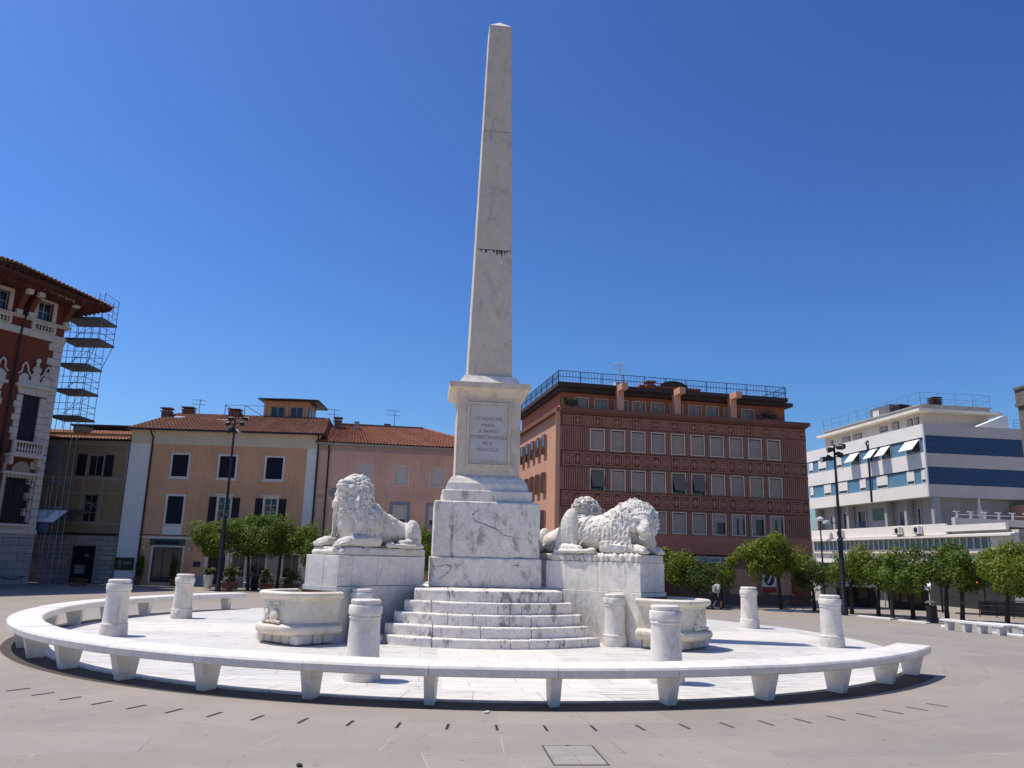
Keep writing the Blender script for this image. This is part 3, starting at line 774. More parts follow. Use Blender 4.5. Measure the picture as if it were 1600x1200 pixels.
def outline(off, n=26, ex=2.9):
    P = []
    for i in range(n+1):
        a = -math.pi/2+math.pi*i/n
        x = (1.03+off)*abs(math.cos(a))**(2/ex); y = (.71+off)*math.copysign(abs(math.sin(a))**(2/ex), math.sin(a)); P.append((x, y))
    return P
def loops(levels, cap0=True, cap1=True):
    v = []; f = []; m = None
    for off, z in levels:
        p = outline(off); m = len(p); v += [(x, y, z) for x, y in p]
    for k in range(len(levels)-1):
        for j in range(m): f.append((k*m+j, k*m+(j+1) % m, k*m+m+(j+1) % m, k*m+m+j))
    if cap0: f.append(tuple(range(m-1, -1, -1)))
    if cap1: f.append(tuple(range((len(levels)-1)*m, len(levels)*m)))
    return v, f
def basin_parts(e):
    m = MB(); m.raw(*loops([(-.06, .37), (-.055, .47), (-.05, .64), (-.04, .775), (.0, .80), (.035, .825), (.05, .86), (.045, .895), (.015, .92), (-.05, .925), (-.10, .91), (-.115, .875), (-.12, .62)], True, True))
    m.build('bowl', M_basin, e, smooth=40)
    m = MB(); m.raw(*loops([(-.13, .74), (-.13, .745)])); m.build('water', plain('basin_water', (.02, .024, .022), .08, .1, spec=.5), e)
    m = MB(); m.raw(*loops([(-.03, .17), (.02, .19), (.055, .23), (.065, .28), (.05, .325), (.0, .35), (-.04, .372)])); m.build('ledge', M_basin, e, smooth=40)
    m = MB()
    for i in range(5):
        y = -.50+.25*i; m.bbox(.70, .86, y-.115, y+.115, .02, .185, .02)
    for i in range(3):
        x = .05+.23*i
        for sg in (-1, 1): m.bbox(x, x+.215, sg*.52-.08, sg*.52+.08, .02, .185, .02)
    m.build('foot', M_basin, e)
    m = MB().box(.02, .66, -.40, .40, .02, .19); m.build('core', M_dark, e)
    S = Sculpt((.86, -.4, .33), (1.14, .4, .80), .0085)
    S.ell((.985, .07, .51), (.06, .125, .125), k=.01); S.ell((1.03, .07, .505), (.03, .095, .098), k=.008, cut=True); S.ell((1.0, .07, .505), (.035, .088, .09), k=.01)
    S.ell((.98, -.13, .52), (.06, .075, .12), k=.01); S.ell((.98, -.17, .44), (.06, .08, .06), k=.01)
    for k in range(7): S.ell((.995, .22-.075*k, .395+.012*(k % 2)), (.045, .045, .03), k=.01)
    for sg in (-1, 1):
        S.chain([(.99, sg*.015, .63), (.985, sg*.05, .69), (.98, sg*.10, .725), (.975, sg*.17, .725), (.97, sg*.21, .70)], .028, .012, .008)
        S.chain([(.99, sg*.03, .60), (.985, sg*.09, .655), (.98, sg*.13, .66), (.98, sg*.15, .63)], .024, .01, .008)
    S.mesh('carved_shield', M_basin, e)
b0 = empty('fountain_basin', ML(-2.48-1.125*.7071, -1.62-1.125*.7071, .02), rad(DEL+225), 'yellowed half round fountain basin with carved shields below the lion that looks up', 'fountain basin', 'fountain basins on the lion pedestals'); basin_parts(b0)
b1 = copy_tree(b0); b1.location = ML(2.48+1.125*.7071, -1.62-1.125*.7071, .02); b1.rotation_euler = (0, 0, rad(DEL-45)); tag(b1, 'half round fountain basin below the lion with the lowered head, partly behind a bollard')

# ------------------------------------------------------------------ bollards
def bollard_mesh(seed, s=1.0):
    pr = [(.275, .0), (.278, .02), (.274, .16), (.268, .195), (.262, .20), (.262, .212), (.268, .218), (.266, .25), (.252, .265), (.247, .29), (.236, .6), (.228, .87), (.230, .885), (.243, .895), (.243, .91), (.236, .918), (.240, .945), (.253, .952), (.255, .965), (.252, 1.06), (.246, 1.075), (.222, 1.08), (.214, 1.085), (.214, 1.10), (.226, 1.107), (.230, 1.12), (.226, 1.145), (.208, 1.16), (.1, 1.163)]
    rg = random.Random(seed); m = MB(); m.lathe([(r*s, z*s) for r, z in pr], 48)
    chips = [(rg.uniform(0, 6.28), rg.choice((.25, .95, 1.07, 1.1, 1.15))*s, rg.uniform(.05, .16)) for _ in range(14)]
    v = []
    for x, y, z in m.v:
        r = math.hypot(x, y); a = math.atan2(y, x); d = .002*math.sin(a*3+seed)+.0015*math.sin(a*7+z*9)
        for ca, cz, w in chips:
            da = (a-ca+math.pi) % (2*math.pi)-math.pi; g_ = math.exp(-(da/w)**2-((z-cz)/.03)**2)
            d -= .016*g_
        v.append((x*(1+d/r), y*(1+d/r), z) if r > .01 else (x, y, z))
    m.v = v; return m
def bollard(lx, ly, seed, label, s=.885):
    e = empty('marble_bollard', ML(lx, ly, .02), rad(DEL+seed*40), label, 'bollard', 'stout marble bollards around the obelisk')
    bollard_mesh(seed, s).build('post', M_boll, e, smooth=35)
    return e
bollard(-2.05, -7.05, 1, 'stout bollard with chipped cap behind the front bench, nearest the left basin')
bollard(2.08, -7.03, 2, 'stout marble bollard behind the front bench, overlapping the right basin')
bollard(-7.03, -2.05, 3, 'white marble bollard beside the left curve of the bench, nearer of the two there')
bollard(-7.03, 2.15, 4, 'marble bollard at the far left of the white pavement, the farther one')
bollard(7.12, 2.12, 5, 'marble bollard at the right rim of the pavement, near the walking person')
bollard(7.12, -2.07, 6, 'marble bollard near the right end of the bench, with ringed neck')
bollard(2.44, -2.55, 7, 'smaller marble bollard touching the right end of the bottom step', .84)
bollard(-2.44, -2.60, 8, 'marble bollard at the left end of the bottom step, almost hidden by a nearer bollard', .84)

# ------------------------------------------------------------------ ring bench
be = empty('curved_bench', ML(0, 0, 0), rad(DEL), 'long curved white marble bench on tapered legs ringing the pavement', 'bench')
A0, A1 = -41.0, -222.0
angs = [-41.9-9.30*k for k in range(20)]
def arcpt(r, a): return (r*math.cos(rad(a)), r*math.sin(rad(a)))
edges = [A0]+angs[1:-1]+[A1]
for a, b in zip(edges[:-1], edges[1:]):
    rg = random.Random(int(-a*10)); m = MB(); dz = rg.uniform(-.003, .003)
    a -= .018; b += .018
    prof = [(8.44, .335), (8.45, .33), (8.935, .33), (8.955, .345), (8.965, .42), (8.95, .445), (8.92, .455), (8.47, .455), (8.445, .44)]
    n = 8; v = []; f = []; q = len(prof)
    for k in range(n+1):
        t = a+(b-a)*k/n
        e = .006 if k in (0, n) else 0
        for r, z in prof: x, y = arcpt(r+(e if r < 8.7 else -e), t); v.append((x, y, z+dz-(e*.6 if z > .4 else 0)))
    for k in range(n):
        for j in range(q): f.append((k*q+j, k*q+(j+1) % q, k*q+q+(j+1) % q, k*q+q+j))
    f.append(tuple(range(q))); f.append(tuple(range((n+1)*q-1, n*q-1, -1)))
    m.raw(v, f).build('seat_slab', M_bench, be, smooth=30)
for a in angs:
    rg = random.Random(int(a*7)); m = MB(); c, s = math.cos(rad(a)), math.sin(rad(a)); v = []
    for z, r0, r1, w in ((.0, 8.555, 8.765, .054), (.01, 8.55, 8.77, .056), (.322, 8.50, 8.86, .064), (.329, 8.505, 8.855, .062)):
        for r, t in ((r0, -w), (r1, -w), (r1, w), (r0, w)):
            v.append((r*c-t*s, r*s+t*c, z))
    f = [(0, 3, 2, 1), (12, 13, 14, 15)]
    for l in range(3):
        for k in range(4): f.append((l*4+k, l*4+(k+1) % 4, l*4+4+(k+1) % 4, l*4+4+k))
    m.raw(v, f).build('leg', M_bench, be)

# ------------------------------------------------------------------ drain slots, inspection cover, scraps
M_slot = plain('slot_black', (.008, .008, .008), .9, .1)
M_slotrim = plain('slot_rim', (.17, .16, .15), .8, .1)
s0 = empty('drain_slot', (0, 0, 0), 0, 'narrow dark drain slot set radially in the paving outside the bench', 'drain slot', 'drain slots ringing the bench')
MB().box(-.115, .115, -.010, .010, .0042, .006).build('slit', M_slot, s0)
MB().box(-.13, .13, -.014, -.0105, .0, .0058).box(-.13, .13, .0105, .014, .0, .0058).build('rim', M_slotrim, s0)
first = True
for k in range(36):
    a = -36.6-2.82*k*1.0
    if a < -128: break
    if a > -57: continue
    o = s0 if first else copy_tree(s0); first = False
    o.location = ML(9.86*math.cos(rad(a)), 9.86*math.sin(rad(a)), 0); o.rotation_euler = (0, 0, rad(DEL+a+random.Random(k).uniform(-1.5, 1.5)))
cv = empty('inspection_cover', ML(.055, -10.93, 0), rad(DEL), 'square stone inspection cover with a dark metal edge in the foreground paving', 'inspection cover')
M_cover = plain('cover_stone', (.29, .262, .238), .75, .14, 3.0, bump=.2, bs=60)
MB().box(-.215, .215, -.02, .325, .003, .006).box(-.215, -.002, -.325, -.024, .003, .006).box(.002, .215, -.325, -.024, .003, .006).build('slab', M_cover, cv)
m = MB()
for a, b, c_, d in ((-.235, .235, .33, .336), (-.235, .235, -.336, -.33), (-.235, -.222, -.33, .33), (.222, .235, -.33, .33)): m.box(a, b, c_, d, .002, .0062)
m.build('edge', plain('cover_edge', (.09, .085, .08), .7, .2), cv)
MB().box(-.022, .022, .312, .334, .0062, .0075).build('handle_slot', M_slot, cv)
def litter(lx, ly, s, label, mat, seed):
    rg = random.Random(seed); P = [(s*math.cos(a)*rg.uniform(.6, 1), s*.6*math.sin(a)*rg.uniform(.6, 1)) for a in (0, 1.2, 2.2, 3.3, 4.2, 5.3)]
    m = MB(); v = [(x, y, .008+rg.uniform(0, .02)) for x, y in P]+[(0, 0, .03)]+[(x, y, .005) for x, y in P]
    f = [(i, (i+1) % 6, 6) for i in range(6)]+[(7+i, 7+(i+1) % 6, (i+1) % 6, i) for i in range(6)]+[tuple(range(12, 6, -1))]
    tag(m.raw(v, f).build('paper_scrap', mat, loc=ML(lx, ly, 0), rz=seed), label, 'litter')
M_paper = plain('paper', (.72, .70, .66), .8, .1)
litter(-.56, -9.12, .055, 'small crumpled white paper scrap on the paving by the drain slots', M_paper, 1)
litter(-6.55, -7.6, .05, 'crumpled white paper scrap lying by the far left legs of the bench', M_paper, 2)
litter(-2.2, -11.3, .04, 'dark crushed scrap on the foreground paving, left of the inspection cover', M_dark, 3)
# ------------------------------------------------------------------ buildings: each in its own frame (x along the facade, y into the house)
GZ = -1.1
M_glass = plain('window_glass', (.02, .024, .03), .08, .15, 2.0, spec=.6)
M_glassblue = plain('tinted_glass', (.07, .15, .21), .1, .25, 1.0, spec=.6)
M_white = plain('white_paint', (.72, .71, .68), .7, .06, 1.0)
M_offwhite = plain('pale_trim', (.76, .69, .58), .8, .1, 1.0, streak=.3)
M_iron2 = plain('black_metal', (.018, .018, .022), .5, .2)
M_grey = plain('grey_concrete', (.36, .355, .345), .85, .1, 1.0, streak=.35)

def wall(name, mat, parent, u0, u1, z0, z1, holes=(), y=0.0, depth=.16, along=None):
    """wall sheet with real openings and reveals"""
    m = MB(); xs = sorted({u0, u1, *[h[0] for h in holes], *[h[1] for h in holes]}); zs = sorted({z0, z1, *[h[2] for h in holes], *[h[3] for h in holes]})
    xs = [x for x in xs if u0 <= x <= u1]; zs = [z for z in zs if z0 <= z <= z1]
    for a, b in zip(xs[:-1], xs[1:]):
        for c, d in zip(zs[:-1], zs[1:]):
            if any(h[0]-1e-6 <= a and b <= h[1]+1e-6 and h[2]-1e-6 <= c and d <= h[3]+1e-6 for h in holes): continue
            m.quad((a, y, c), (b, y, c), (b, y, d), (a, y, d))
    for a, b, c, d in holes:
        m.quad((a, y, c), (a, y+depth, c), (b, y+depth, c), (b, y, c)); m.quad((a, y, d), (b, y, d), (b, y+depth, d), (a, y+depth, d))
        m.quad((a, y, c), (a, y, d), (a, y+depth, d), (a, y+depth, c)); m.quad((b, y, c), (b, y+depth, c), (b, y+depth, d), (b, y, d))
    return m.build(name, mat, parent)
def frame_mb(u0, u1, z0, z1, w, y0, y1, sill=True):
    m = MB(); m.box(u0-w, u0, y0, y1, z0-(w if sill else 0), z1+w).box(u1, u1+w, y0, y1, z0-(w if sill else 0), z1+w).box(u0, u1, y0, y1, z1, z1+w)
    if sill: m.box(u0, u1, y0, y1, z0-w, z0)
    return m
def slats(m, u0, u1, z0, z1, y, n, t=.02):
    h = (z1-z0)/n
    for i in range(n): m.raw([(u0, y-t, z0+i*h), (u1, y-t, z0+i*h), (u1, y+.004, z0+(i+.9)*h), (u0, y+.004, z0+(i+.9)*h)], [(0, 1, 2, 3)])
    return m
def window(par, u0, u1, z0, z1, mat, y=.12, name='window', cross=None, cmat=None):
    w = MB().box(u0-.03, u1+.03, y, y+.03, z0-.03, z1+.03).build(name, mat, par)
    if cross:
        m = MB(); t = .035; m.box(u0, u0+t, y-.03, y-.003, z0, z1).box(u1-t, u1, y-.03, y-.003, z0, z1).box(u0+t, u1-t, y-.03, y-.003, z0, z0+t).box(u0+t, u1-t, y-.03, y-.003, z1-t, z1)
        for i in range(1, cross[0]): x = u0+(u1-u0)*i/cross[0]; m.box(x-t*.6, x+t*.6, y-.028, y-.004, z0+t, z1-t)
        for i in range(1, cross[1]): z = z0+(z1-z0)*i/cross[1]; m.box(u0+t, u1-t, y-.024, y-.006, z-t*.4, z+t*.4)
        m.build('sash', cmat or M_white, w)
    return w
def tile_material(name, a, b, c_):
    t = NT(name); P = t.coord()
    f = t.noise(P, 3.4, 3, .8); g = t.noise(P, .7, 5, .65); h = t.noise(P, 22, 3, .6)
    c = t.mix(t.ramp(f, [(.3, 0.0), (.7, 1.0)]), a, b)
    c = t.mix(t.math('MULTIPLY', t.ramp(g, [(.42, 0.0), (.7, 1.0)]), .55), c, c_)
    c = t.mix(t.math('MULTIPLY', t.ramp(h, [(.5, 0.0), (.75, 1.0)]), .35), c, (.30, .24, .19))
    return t.done(c, .9, .15)
M_tile = tile_material('roof_tiles', (.15, .062, .038), (.24, .11, .072), (.07, .038, .030))
M_tile2 = tile_material('roof_tiles_red', (.20, .070, .044), (.30, .12, .08), (.11, .05, .038))
M_tile3 = tile_material('roof_tiles_worn', (.33, .16, .10), (.42, .23, .15), (.22, .14, .10))
def tiled(name, mat, parent, corners, pitch=.30, course=.46, amp=.075):
    """pan-tiled slope: corners are eave left, eave right, ridge right, ridge left"""
    A, B, C_, D = [Vector(c) for c in corners]; m = MB()
    L = (B-A).length; H = ((D-A).length+(C_-B).length)/2; nu = max(2, int(L/pitch))*4; nc = max(2, int(H/course))
    nrm = (B-A).cross(D-A).normalized(); v = []; f = []
    if nrm.z < 0: nrm = -nrm
    rg = random.Random(int(L*100))
    jit = [rg.uniform(-.012, .012) for _ in range(nu+1)]
    for j in range(nc):
        base = len(v)
        for q, (t, lift) in enumerate(((j/nc, .045), ((j+1.0)/nc, .0))):
            for i in range(nu+1):
                s_ = i/nu; p = (A+(B-A)*s_)*(1-t)+(D+(C_-D)*s_)*t
                w = (0, .7, 1, .7)[i % 4]
                v.append(p+nrm*(amp*w+lift+jit[i]+rg.uniform(-.006, .006)))
        for i in range(nu): f.append((base+i, base+i+1, base+nu+2+i, base+nu+1+i))
        for i in range(nu):                               # the lip of each course
            p0, p1 = v[base+i], v[base+i+1]; k = len(v); v += [p0-nrm*.05, p1-nrm*.05]; f.append((k, k+1, base+i+1, base+i))
    return m.raw(v, f).build(name, mat, parent)
def rails(m, pts, h, nr=2, sp=1.5, t=.03, bal=None):
    pts = [Vector(p) for p in pts]
    for a, b in zip(pts[:-1], pts[1:]):
        L = (b-a).length; n = max(1, round(L/sp))
        for i in range(n+1):
            p = a+(b-a)*i/n; m.bar(p, p+Vector((0, 0, h)), t)
        for k in range(nr): z = h*(k+1)/nr; m.bar(a+Vector((0, 0, z)), b+Vector((0, 0, z)), t*.8)
        if bal:
            nb = int(L/bal)
            for i in range(nb): p = a+(b-a)*(i+.5)/nb; m.bar(p+Vector((0, 0, .1)), p+Vector((0, 0, h)), t*.45)
    return m
def antenna(par, x, y, z, h, name='antenna'):
    m = MB(); m.tube([(x, y, z), (x, y, z+h)], .025, 6)
    for k, zz in ((0, h*.95), (1, h*.7)):
        m.tube([(x-.7, y, z+zz), (x+.5, y, z+zz-.05)], .015, 4)
        for i in range(6): m.bar((x-.6+i*.2, y-.25, z+zz-.01*i), (x-.6+i*.2, y+.25, z+zz-.01*i), .01)
    return m.build(name, M_iron, par)
def chimney(par, x, y, z, w, h, mat):
    m = MB(); m.box(x-w/2, x+w/2, y-w/2, y+w/2, z, z+h*.62).box(x-w/2-.06, x+w/2+.06, y-w/2-.06, y+w/2+.06, z+h*.62, z+h*.72)
    for dx in (-1, 0, 1):
        for dy in (-1, 1): m.box(x+dx*w*.36-.05, x+dx*w*.36+.05, y+dy*w*.36-.05, y+dy*w*.36+.05, z+h*.72, z+h*.9)
    m.box(x-w/2-.1, x+w/2+.1, y-w/2-.1, y+w/2+.1, z+h*.9, z+h)
    return m.build('chimney', mat, par)
def pipe(par, pts, r=.055, name='drainpipe', mat=None): return MB().tube(pts, r, 8).build(name, mat or M_iron, par)

# ---- peach house
M_peach = plain('peach_plaster', (.68, .375, .205), .9, .13, .35, streak=.4, bump=.1, bs=25)
M_cream = plain('cream_frieze', (.70, .56, .38), .9, .07, .6, streak=.3)
M_bluewhite = plain('white_pilaster', (.80, .76, .68), .9, .06, .6)
M_shut = plain('dark_shutter', (.016, .017, .024), .6, .2, 3.0)
M_shutbr = plain('brown_shutter', (.035, .025, .022), .6, .2, 3.0)
M_chim = plain('chimney_brick', (.22, .11, .08), .9, .25, 4.0)
M_wood = plain('door_wood', (.06, .028, .018), .6, .25, 3.0)
ph = empty('peach_house', (-28.04, 61.1, 0), rad(2.3), 'peach three storey house with dark shutters, red tiled roof and a rooftop tower room', 'house')
W2 = [(1.60, 2.84), (5.26, 6.51), (8.89, 10.17)]; zW2 = (7.13, 8.83)
W1 = (1.60, 2.82); zW1 = (3.47, 5.60); W1b = [(5.48, 6.40), (9.03, 9.97)]; zW1b = (3.55, 5.62)
holes = [(a, b, *zW2) for a, b in W2]+[(*W1, *zW1)]+[(a, b, *zW1b) for a, b in W1b]+[(.95, 3.18, GZ+.2, 1.72), (5.16, 6.47, GZ+.15, 1.90), (6.98, 7.95, -.35, 1.40), (8.4, 9.5, GZ+.15, 1.4), (10.85, 12.1, -.35, 1.38)]
wall('wall', M_peach, ph, -.2, 12.0, GZ, 9.62, holes)
MB().box(-1.75, -.2, -.03, .3, GZ, 9.62).build('pilaster', M_bluewhite, ph)
MB().box(12.0, 12.75, -.03, .3, GZ, 9.62).build('pilaster', M_bluewhite, ph)
MB().box(-1.75, 12.9, -.05, .3, 9.62, 10.62).box(-1.85, 13.0, -.16, .3, 10.62, 10.72).build('frieze', M_cream, ph)
MB().box(-1.75, 12.9, .31, 11, GZ, 10.5).build('side_walls', M_peach, ph)
for a, b in W2:
    w = window(ph, a, b, *zW2, M_shut, .05); frame_mb(a, b, *zW2, .14, -.05, .0).build('frame', M_offwhite, w)
    slats(MB(), a+.02, b-.02, zW2[0]+.02, zW2[1]-.02, .045, 26).build('shutter', M_shut, w)
    MB().box(a-.24, b+.24, -.12, -.001, zW2[0]-.22, zW2[0]-.141).build('sill', M_offwhite, w)
w = window(ph, *W1, *zW1, M_shut, .05); frame_mb(*W1, *zW1, .15, -.05, .0).build('frame', M_offwhite, w); slats(MB(), W1[0]+.02, W1[1]-.02, zW1[0]+.02, zW1[1]-.02, .045, 30).build('shutter', M_shut, w)
MB().box(1.47, 2.92, -.06, -.001, 2.62, 3.30).build('panel', M_bluewhite, w)
for a, b in W1b:
    w = window(ph, a, b, *zW1b, M_glass, .12, cross=(2, 4)); frame_mb(a, b, *zW1b, .13, -.05, .0, False).build('frame', M_offwhite, w)
    MB().box(a-.28, b+.28, -.14, -.001, zW1b[1]+.14, zW1b[1]+.24).build('lintel', M_offwhite, w)
    for s0_, s1_ in ((a-.72, a-.15), (b+.15, b+.72)):
        m = MB().box(s0_, s1_, -.05, -.012, zW1b[0], zW1b[1]); slats(m, s0_+.04, s1_-.04, zW1b[0]+.05, zW1b[1]-.05, -.056, 30).build('shutter', M_shutbr, w)
MB().box(-.19, 11.99, -.06, -.001, 2.34, 2.50).build('string_course', M_offwhite, ph)
m = MB(); m.tube([(-.19, -.1, 2.60), (12.0, -.1, 2.66)], .025, 5).build('cable', M_iron, ph)
MB().box(3.45, 4.86, -.03, -.001, GZ, -.35).box(6.85, 12.0, -.03, -.001, GZ, -.38).box(7.98, 8.35, -.031, -.001, -.37, 2.33).box(9.55, 10.8, -.031, -.001, -.37, 2.33).build('stone_base', M_grey, ph)
sg_ = MB().box(.66, 3.27, -.10, -.001, 1.84, 2.32).build('shop_sign', plain('green_sign', (.045, .10, .075), .5, .1), ph)
mm_ = MB(); mm_.tube([(1.08+.0, -.112, 2.08), (2.85, -.112, 2.08)], .115, 12); mm_.build('sign_cartouche', plain('sign_dark', (.012, .03, .034), .5, .1), sg_)
d = window(ph, .95, 3.18, GZ+.2, 1.72, M_glass, .14, 'shop_window', cross=(3, 1), cmat=M_iron2)
frame_mb(.95, 3.18, GZ+.2, 1.72, .13, -.05, .0, False).build('frame', M_offwhite, d)
for i in range(5): pass
for x in (.30, 3.66):
    l = MB(); l.lathe([(.0, .0), (.10, .02), (.13, .10), (.12, .2), (.04, .24)], 12, (x, -.22, 1.52)).build('wall_lamp', plain('lamp_white', (.6, .58, .55), .5, .05), ph, smooth=40)
MB().box(4.07, 4.61, -.05, -.001, .30, .70).build('plaque', plain('plaque', (.05, .04, .04), .5, .3), ph)
d = window(ph, 5.16, 6.47, GZ+.15, 1.90, M_wood, .13, 'arched_door')
m = MB(); c0 = (5.815, 1.05); r0, r1 = .66, .92
pl = [(c0[0]+r1*math.cos(math.pi*i/16), c0[1]+r1*math.sin(math.pi*i/16)) for i in range(17)]
for i in range(16):
    a0_, a1_ = math.pi*i/16, math.pi*(i+1)/16
    m.vprism([(c0[0]+r0*math.cos(a0_), c0[1]+r0*math.sin(a0_)), (c0[0]+r1*math.cos(a0_), c0[1]+r1*math.sin(a0_)), (c0[0]+r1*math.cos(a1_), c0[1]+r1*math.sin(a1_)), (c0[0]+r0*math.cos(a1_), c0[1]+r0*math.sin(a1_))], -.07, .0)
m.box(4.9, 5.155, -.07, 0, GZ, 1.05).box(6.475, 6.73, -.07, 0, GZ, 1.05)
for s_ in (-1, 1):                                        # spandrels that turn the opening into an arch
    for i in range(8):
        t0, t1 = math.pi/2*i/8, math.pi/2*(i+1)/8
        m.vprism([(c0[0]+s_*r0*math.cos(t0), c0[1]+r0*math.sin(t0)), (c0[0]+s_*.66, c0[1]+r0*math.sin(t0)), (c0[0]+s_*.66, c0[1]+r0*math.sin(t1)), (c0[0]+s_*r0*math.cos(t1), c0[1]+r0*math.sin(t1))], -.04, .05)
m.build('arch_surround', M_offwhite, d)
MB().vprism([(c0[0]+.64*math.cos(math.pi*i/14), c0[1]+.05+.62*math.sin(math.pi*i/14)) for i in range(15)], .09, .125).build('fanlight', M_glass, d)
m = MB()
for i in range(1, 6): m.bar((c0[0], .085, 1.1), (c0[0]+.6*math.cos(math.pi*i/6), .085, 1.1+.6*math.sin(math.pi*i/6)), .015)
m.box(5.17, 6.46, .06, .125, 1.03, 1.1).box(5.80, 5.83, .11, .129, GZ+.15, 1.03).build('door_bars', M_iron2, d)
for a, b, c_, e_ in ((6.98, 7.95, -.35, 1.40), (8.4, 9.5, GZ+.15, 1.4), (10.85, 12.1, -.35, 1.38)):
    w = window(ph, a, b, c_, e_, M_glass, .12, cross=(2, 1), cmat=M_grey); frame_mb(a, b, c_, e_, .13, -.06, .0, False).build('frame', M_offwhite, w)
rf = tiled('roof', M_tile, ph, [(-2.2, -.45, 10.72), (13.3, -.45, 10.72), (12.4, 6.0, 13.1), (-.8+.0, 6.0, 13.1)])
MB().raw([(-2.2, -.45, 10.70), (13.3, -.45, 10.70), (13.3, 11.4, 10.70), (-2.2, 11.4, 10.70), (-.8, 6.0, 13.06), (12.4, 6.0, 13.06)], [(0, 1, 5, 4), (1, 2, 5), (2, 3, 4, 5), (3, 0, 4), (3, 2, 1, 0)]).build('roof_body', M_tile, rf)
MB().box(-2.25, 13.35, -.60, -.47, 10.66, 10.80).build('gutter', M_iron, ph)
for x, y, z, w_, h_ in ((-2.1+1.0, 4.6, 12.3, .7, 1.0), (.1, 6.2, 12.95, .85, .75), (4.3, 5.6, 12.8, .9, .75)): chimney(rf, x, y, z, w_, h_, M_chim)
antenna(rf, .95, 6.3, 13.0, 1.5)
m = MB()
for x, y, z in ((-.3, 3.9, 12.42), (3.4, 3.4, 12.2)): m.raw([(x, y, z), (x+.9, y, z), (x+.9, y+.5, z+.2), (x, y+.5, z+.2)], [(0, 1, 2, 3)])
m.build('skylight', plain('skylight_glass', (.45, .45, .47), .2, .1), rf)
m = MB(); rails(m, [(3.2, 6.2, 13.0), (6.6, 6.2, 13.0)], 1.05, 1, 1.8, .03); m.bar((3.2, 6.2, 14.0), (5.0, 6.2, 13.1), .025).bar((5.0, 6.2, 14.0), (6.6, 6.2, 13.1), .025).build('roof_rail', M_iron, rf)
# tower room on the roof
tw = empty('tower_room', (0, 0, 0), parent=ph); 
th_ = [(7.15, 8.35, 12.95, 14.05), (8.85, 9.95, 12.95, 14.05)]
wall('wall', M_peach, tw, 6.6, 10.4, 12.2, 14.55, th_, 6.2, .2)
MB().box(6.6, 10.4, 6.41, 9.6, 12.0, 14.55).build('tower_core', M_peach, tw)
m = MB()
for x in (6.6, 8.52, 10.22): MB().box(x-.02, x+.20, 6.08, 6.199, 12.2, 14.55).build('pilaster', M_peach, tw)
for a, b, c_, e_ in th_: window(tw, a, b, c_, e_, M_glass, 6.32, cross=(2, 1), cmat=M_offwhite)
for y in (6.7, 7.7, 8.7): MB().box(10.38, 10.43, y, y+.65, 12.9, 14.05).build('window', M_glass, tw)
MB().box(6.15, 11.3, 5.5, 10.3, 14.55, 14.63).raw([(6.1, 5.45, 14.63), (11.4, 5.45, 14.63), (11.4, 10.4, 14.63), (6.1, 10.4, 14.63), (8.75, 7.9, 15.15)], [(0, 1, 4), (1, 2, 4), (2, 3, 4), (3, 0, 4)]).build('tower_roof', M_iron2, tw)
pipe(ph, [(-.15, -.52, 10.66), (-.15, -.45, 10.5), (-.05, -.12, 10.1), (-.05, -.12, GZ)], .06)
pipe(ph, [(12.85, -.5, 10.66), (12.83, -.14, 10.2), (12.83, -.14, GZ)], .055)

# ---- pink house
M_pink = plain('pink_plaster', (.72, .44, .305), .9, .16, .35, streak=.5, bump=.1, bs=25)
M_pinkg = plain('blue_grey_surround', (.27, .28, .30), .9, .08, 1.0)
M_blind = plain('roller_blind', (.66, .59, .49), .7, .06, 1.0)
pk = empty('pink_house', (-15.35, 61.65, 0), rad(9), 'faded pink house with closed grey blinds and red roof behind the lion that looks up', 'house')
u2 = [(3.34, 4.40), (6.24, 7.30), (9.10, 10.16), (11.96, 13.02)]; holes = [(a, b, 7.05, 8.56) for a, b in u2]+[(a, b, 3.95, 5.42) for a, b in u2]
wall('wall', M_pink, pk, .2, 14.2, GZ, 9.55, holes)
MB().box(.2, 14.2, .18, 12, GZ, 9.55).build('side_walls', M_pink, pk)
MB().box(.2, 14.2, -.05, .3, 9.55, 9.98).build('frieze', plain('pale_pink_frieze', (.46, .33, .28), .9, .08), pk)
MB().box(.1, 14.4, -.42, .3, 9.98, 10.16).build('cornice', M_grey, pk)
for i, (a, b) in enumerate(u2):
    w = window(pk, a, b, 7.05, 8.56, M_blind, .09); frame_mb(a, b, 7.05, 8.56, .07, -.04, 0).build('frame', M_offwhite, w)
    slats(MB(), a, b, 7.05, 8.56, .085, 18, .008).build('blind', M_blind, w)
    w = window(pk, a, b, 3.95, 5.42, M_glass, .13); frame_mb(a, b, 3.95, 5.42, .28, -.03, -.001).build('surround', M_pinkg, w)
    slats(MB().box(a, b, .09, .12, 4.35, 5.42), a, b, 4.35, 5.42, .085, 14, .008).build('blind', M_blind, w); frame_mb(a+.05, b-.05, 3.95, 5.36, .05, -.032, .05, False).build('frame', M_white, w)
m = MB(); m.vprism([(1.65+.42*math.cos(2*math.pi*i/24), 6.22+.40*math.sin(2*math.pi*i/24)) for i in range(24)], -.05, -.001).vprism([(1.65+.30*math.cos(2*math.pi*i/24), 6.22+.29*math.sin(2*math.pi*i/24)) for i in range(24)], -.09, -.05).build('medallion', plain('weathered_plaque', (.33, .28, .27), .9, .25, 3.0), pk)
MB().box(.36, .86, -.03, -.001, 5.85, 6.05).build('plaque', M_grey, pk)
pipe(pk, [(.95, -.40, 9.9), (.97, -.10, 9.5), (1.0, -.10, GZ)], .06)
rf = tiled('roof', M_tile2, pk, [(-.1, -.5, 10.16), (14.5, -.5, 10.16), (8.6, 6.0, 12.55), (.9, 6.0, 12.55)], .26, .42)
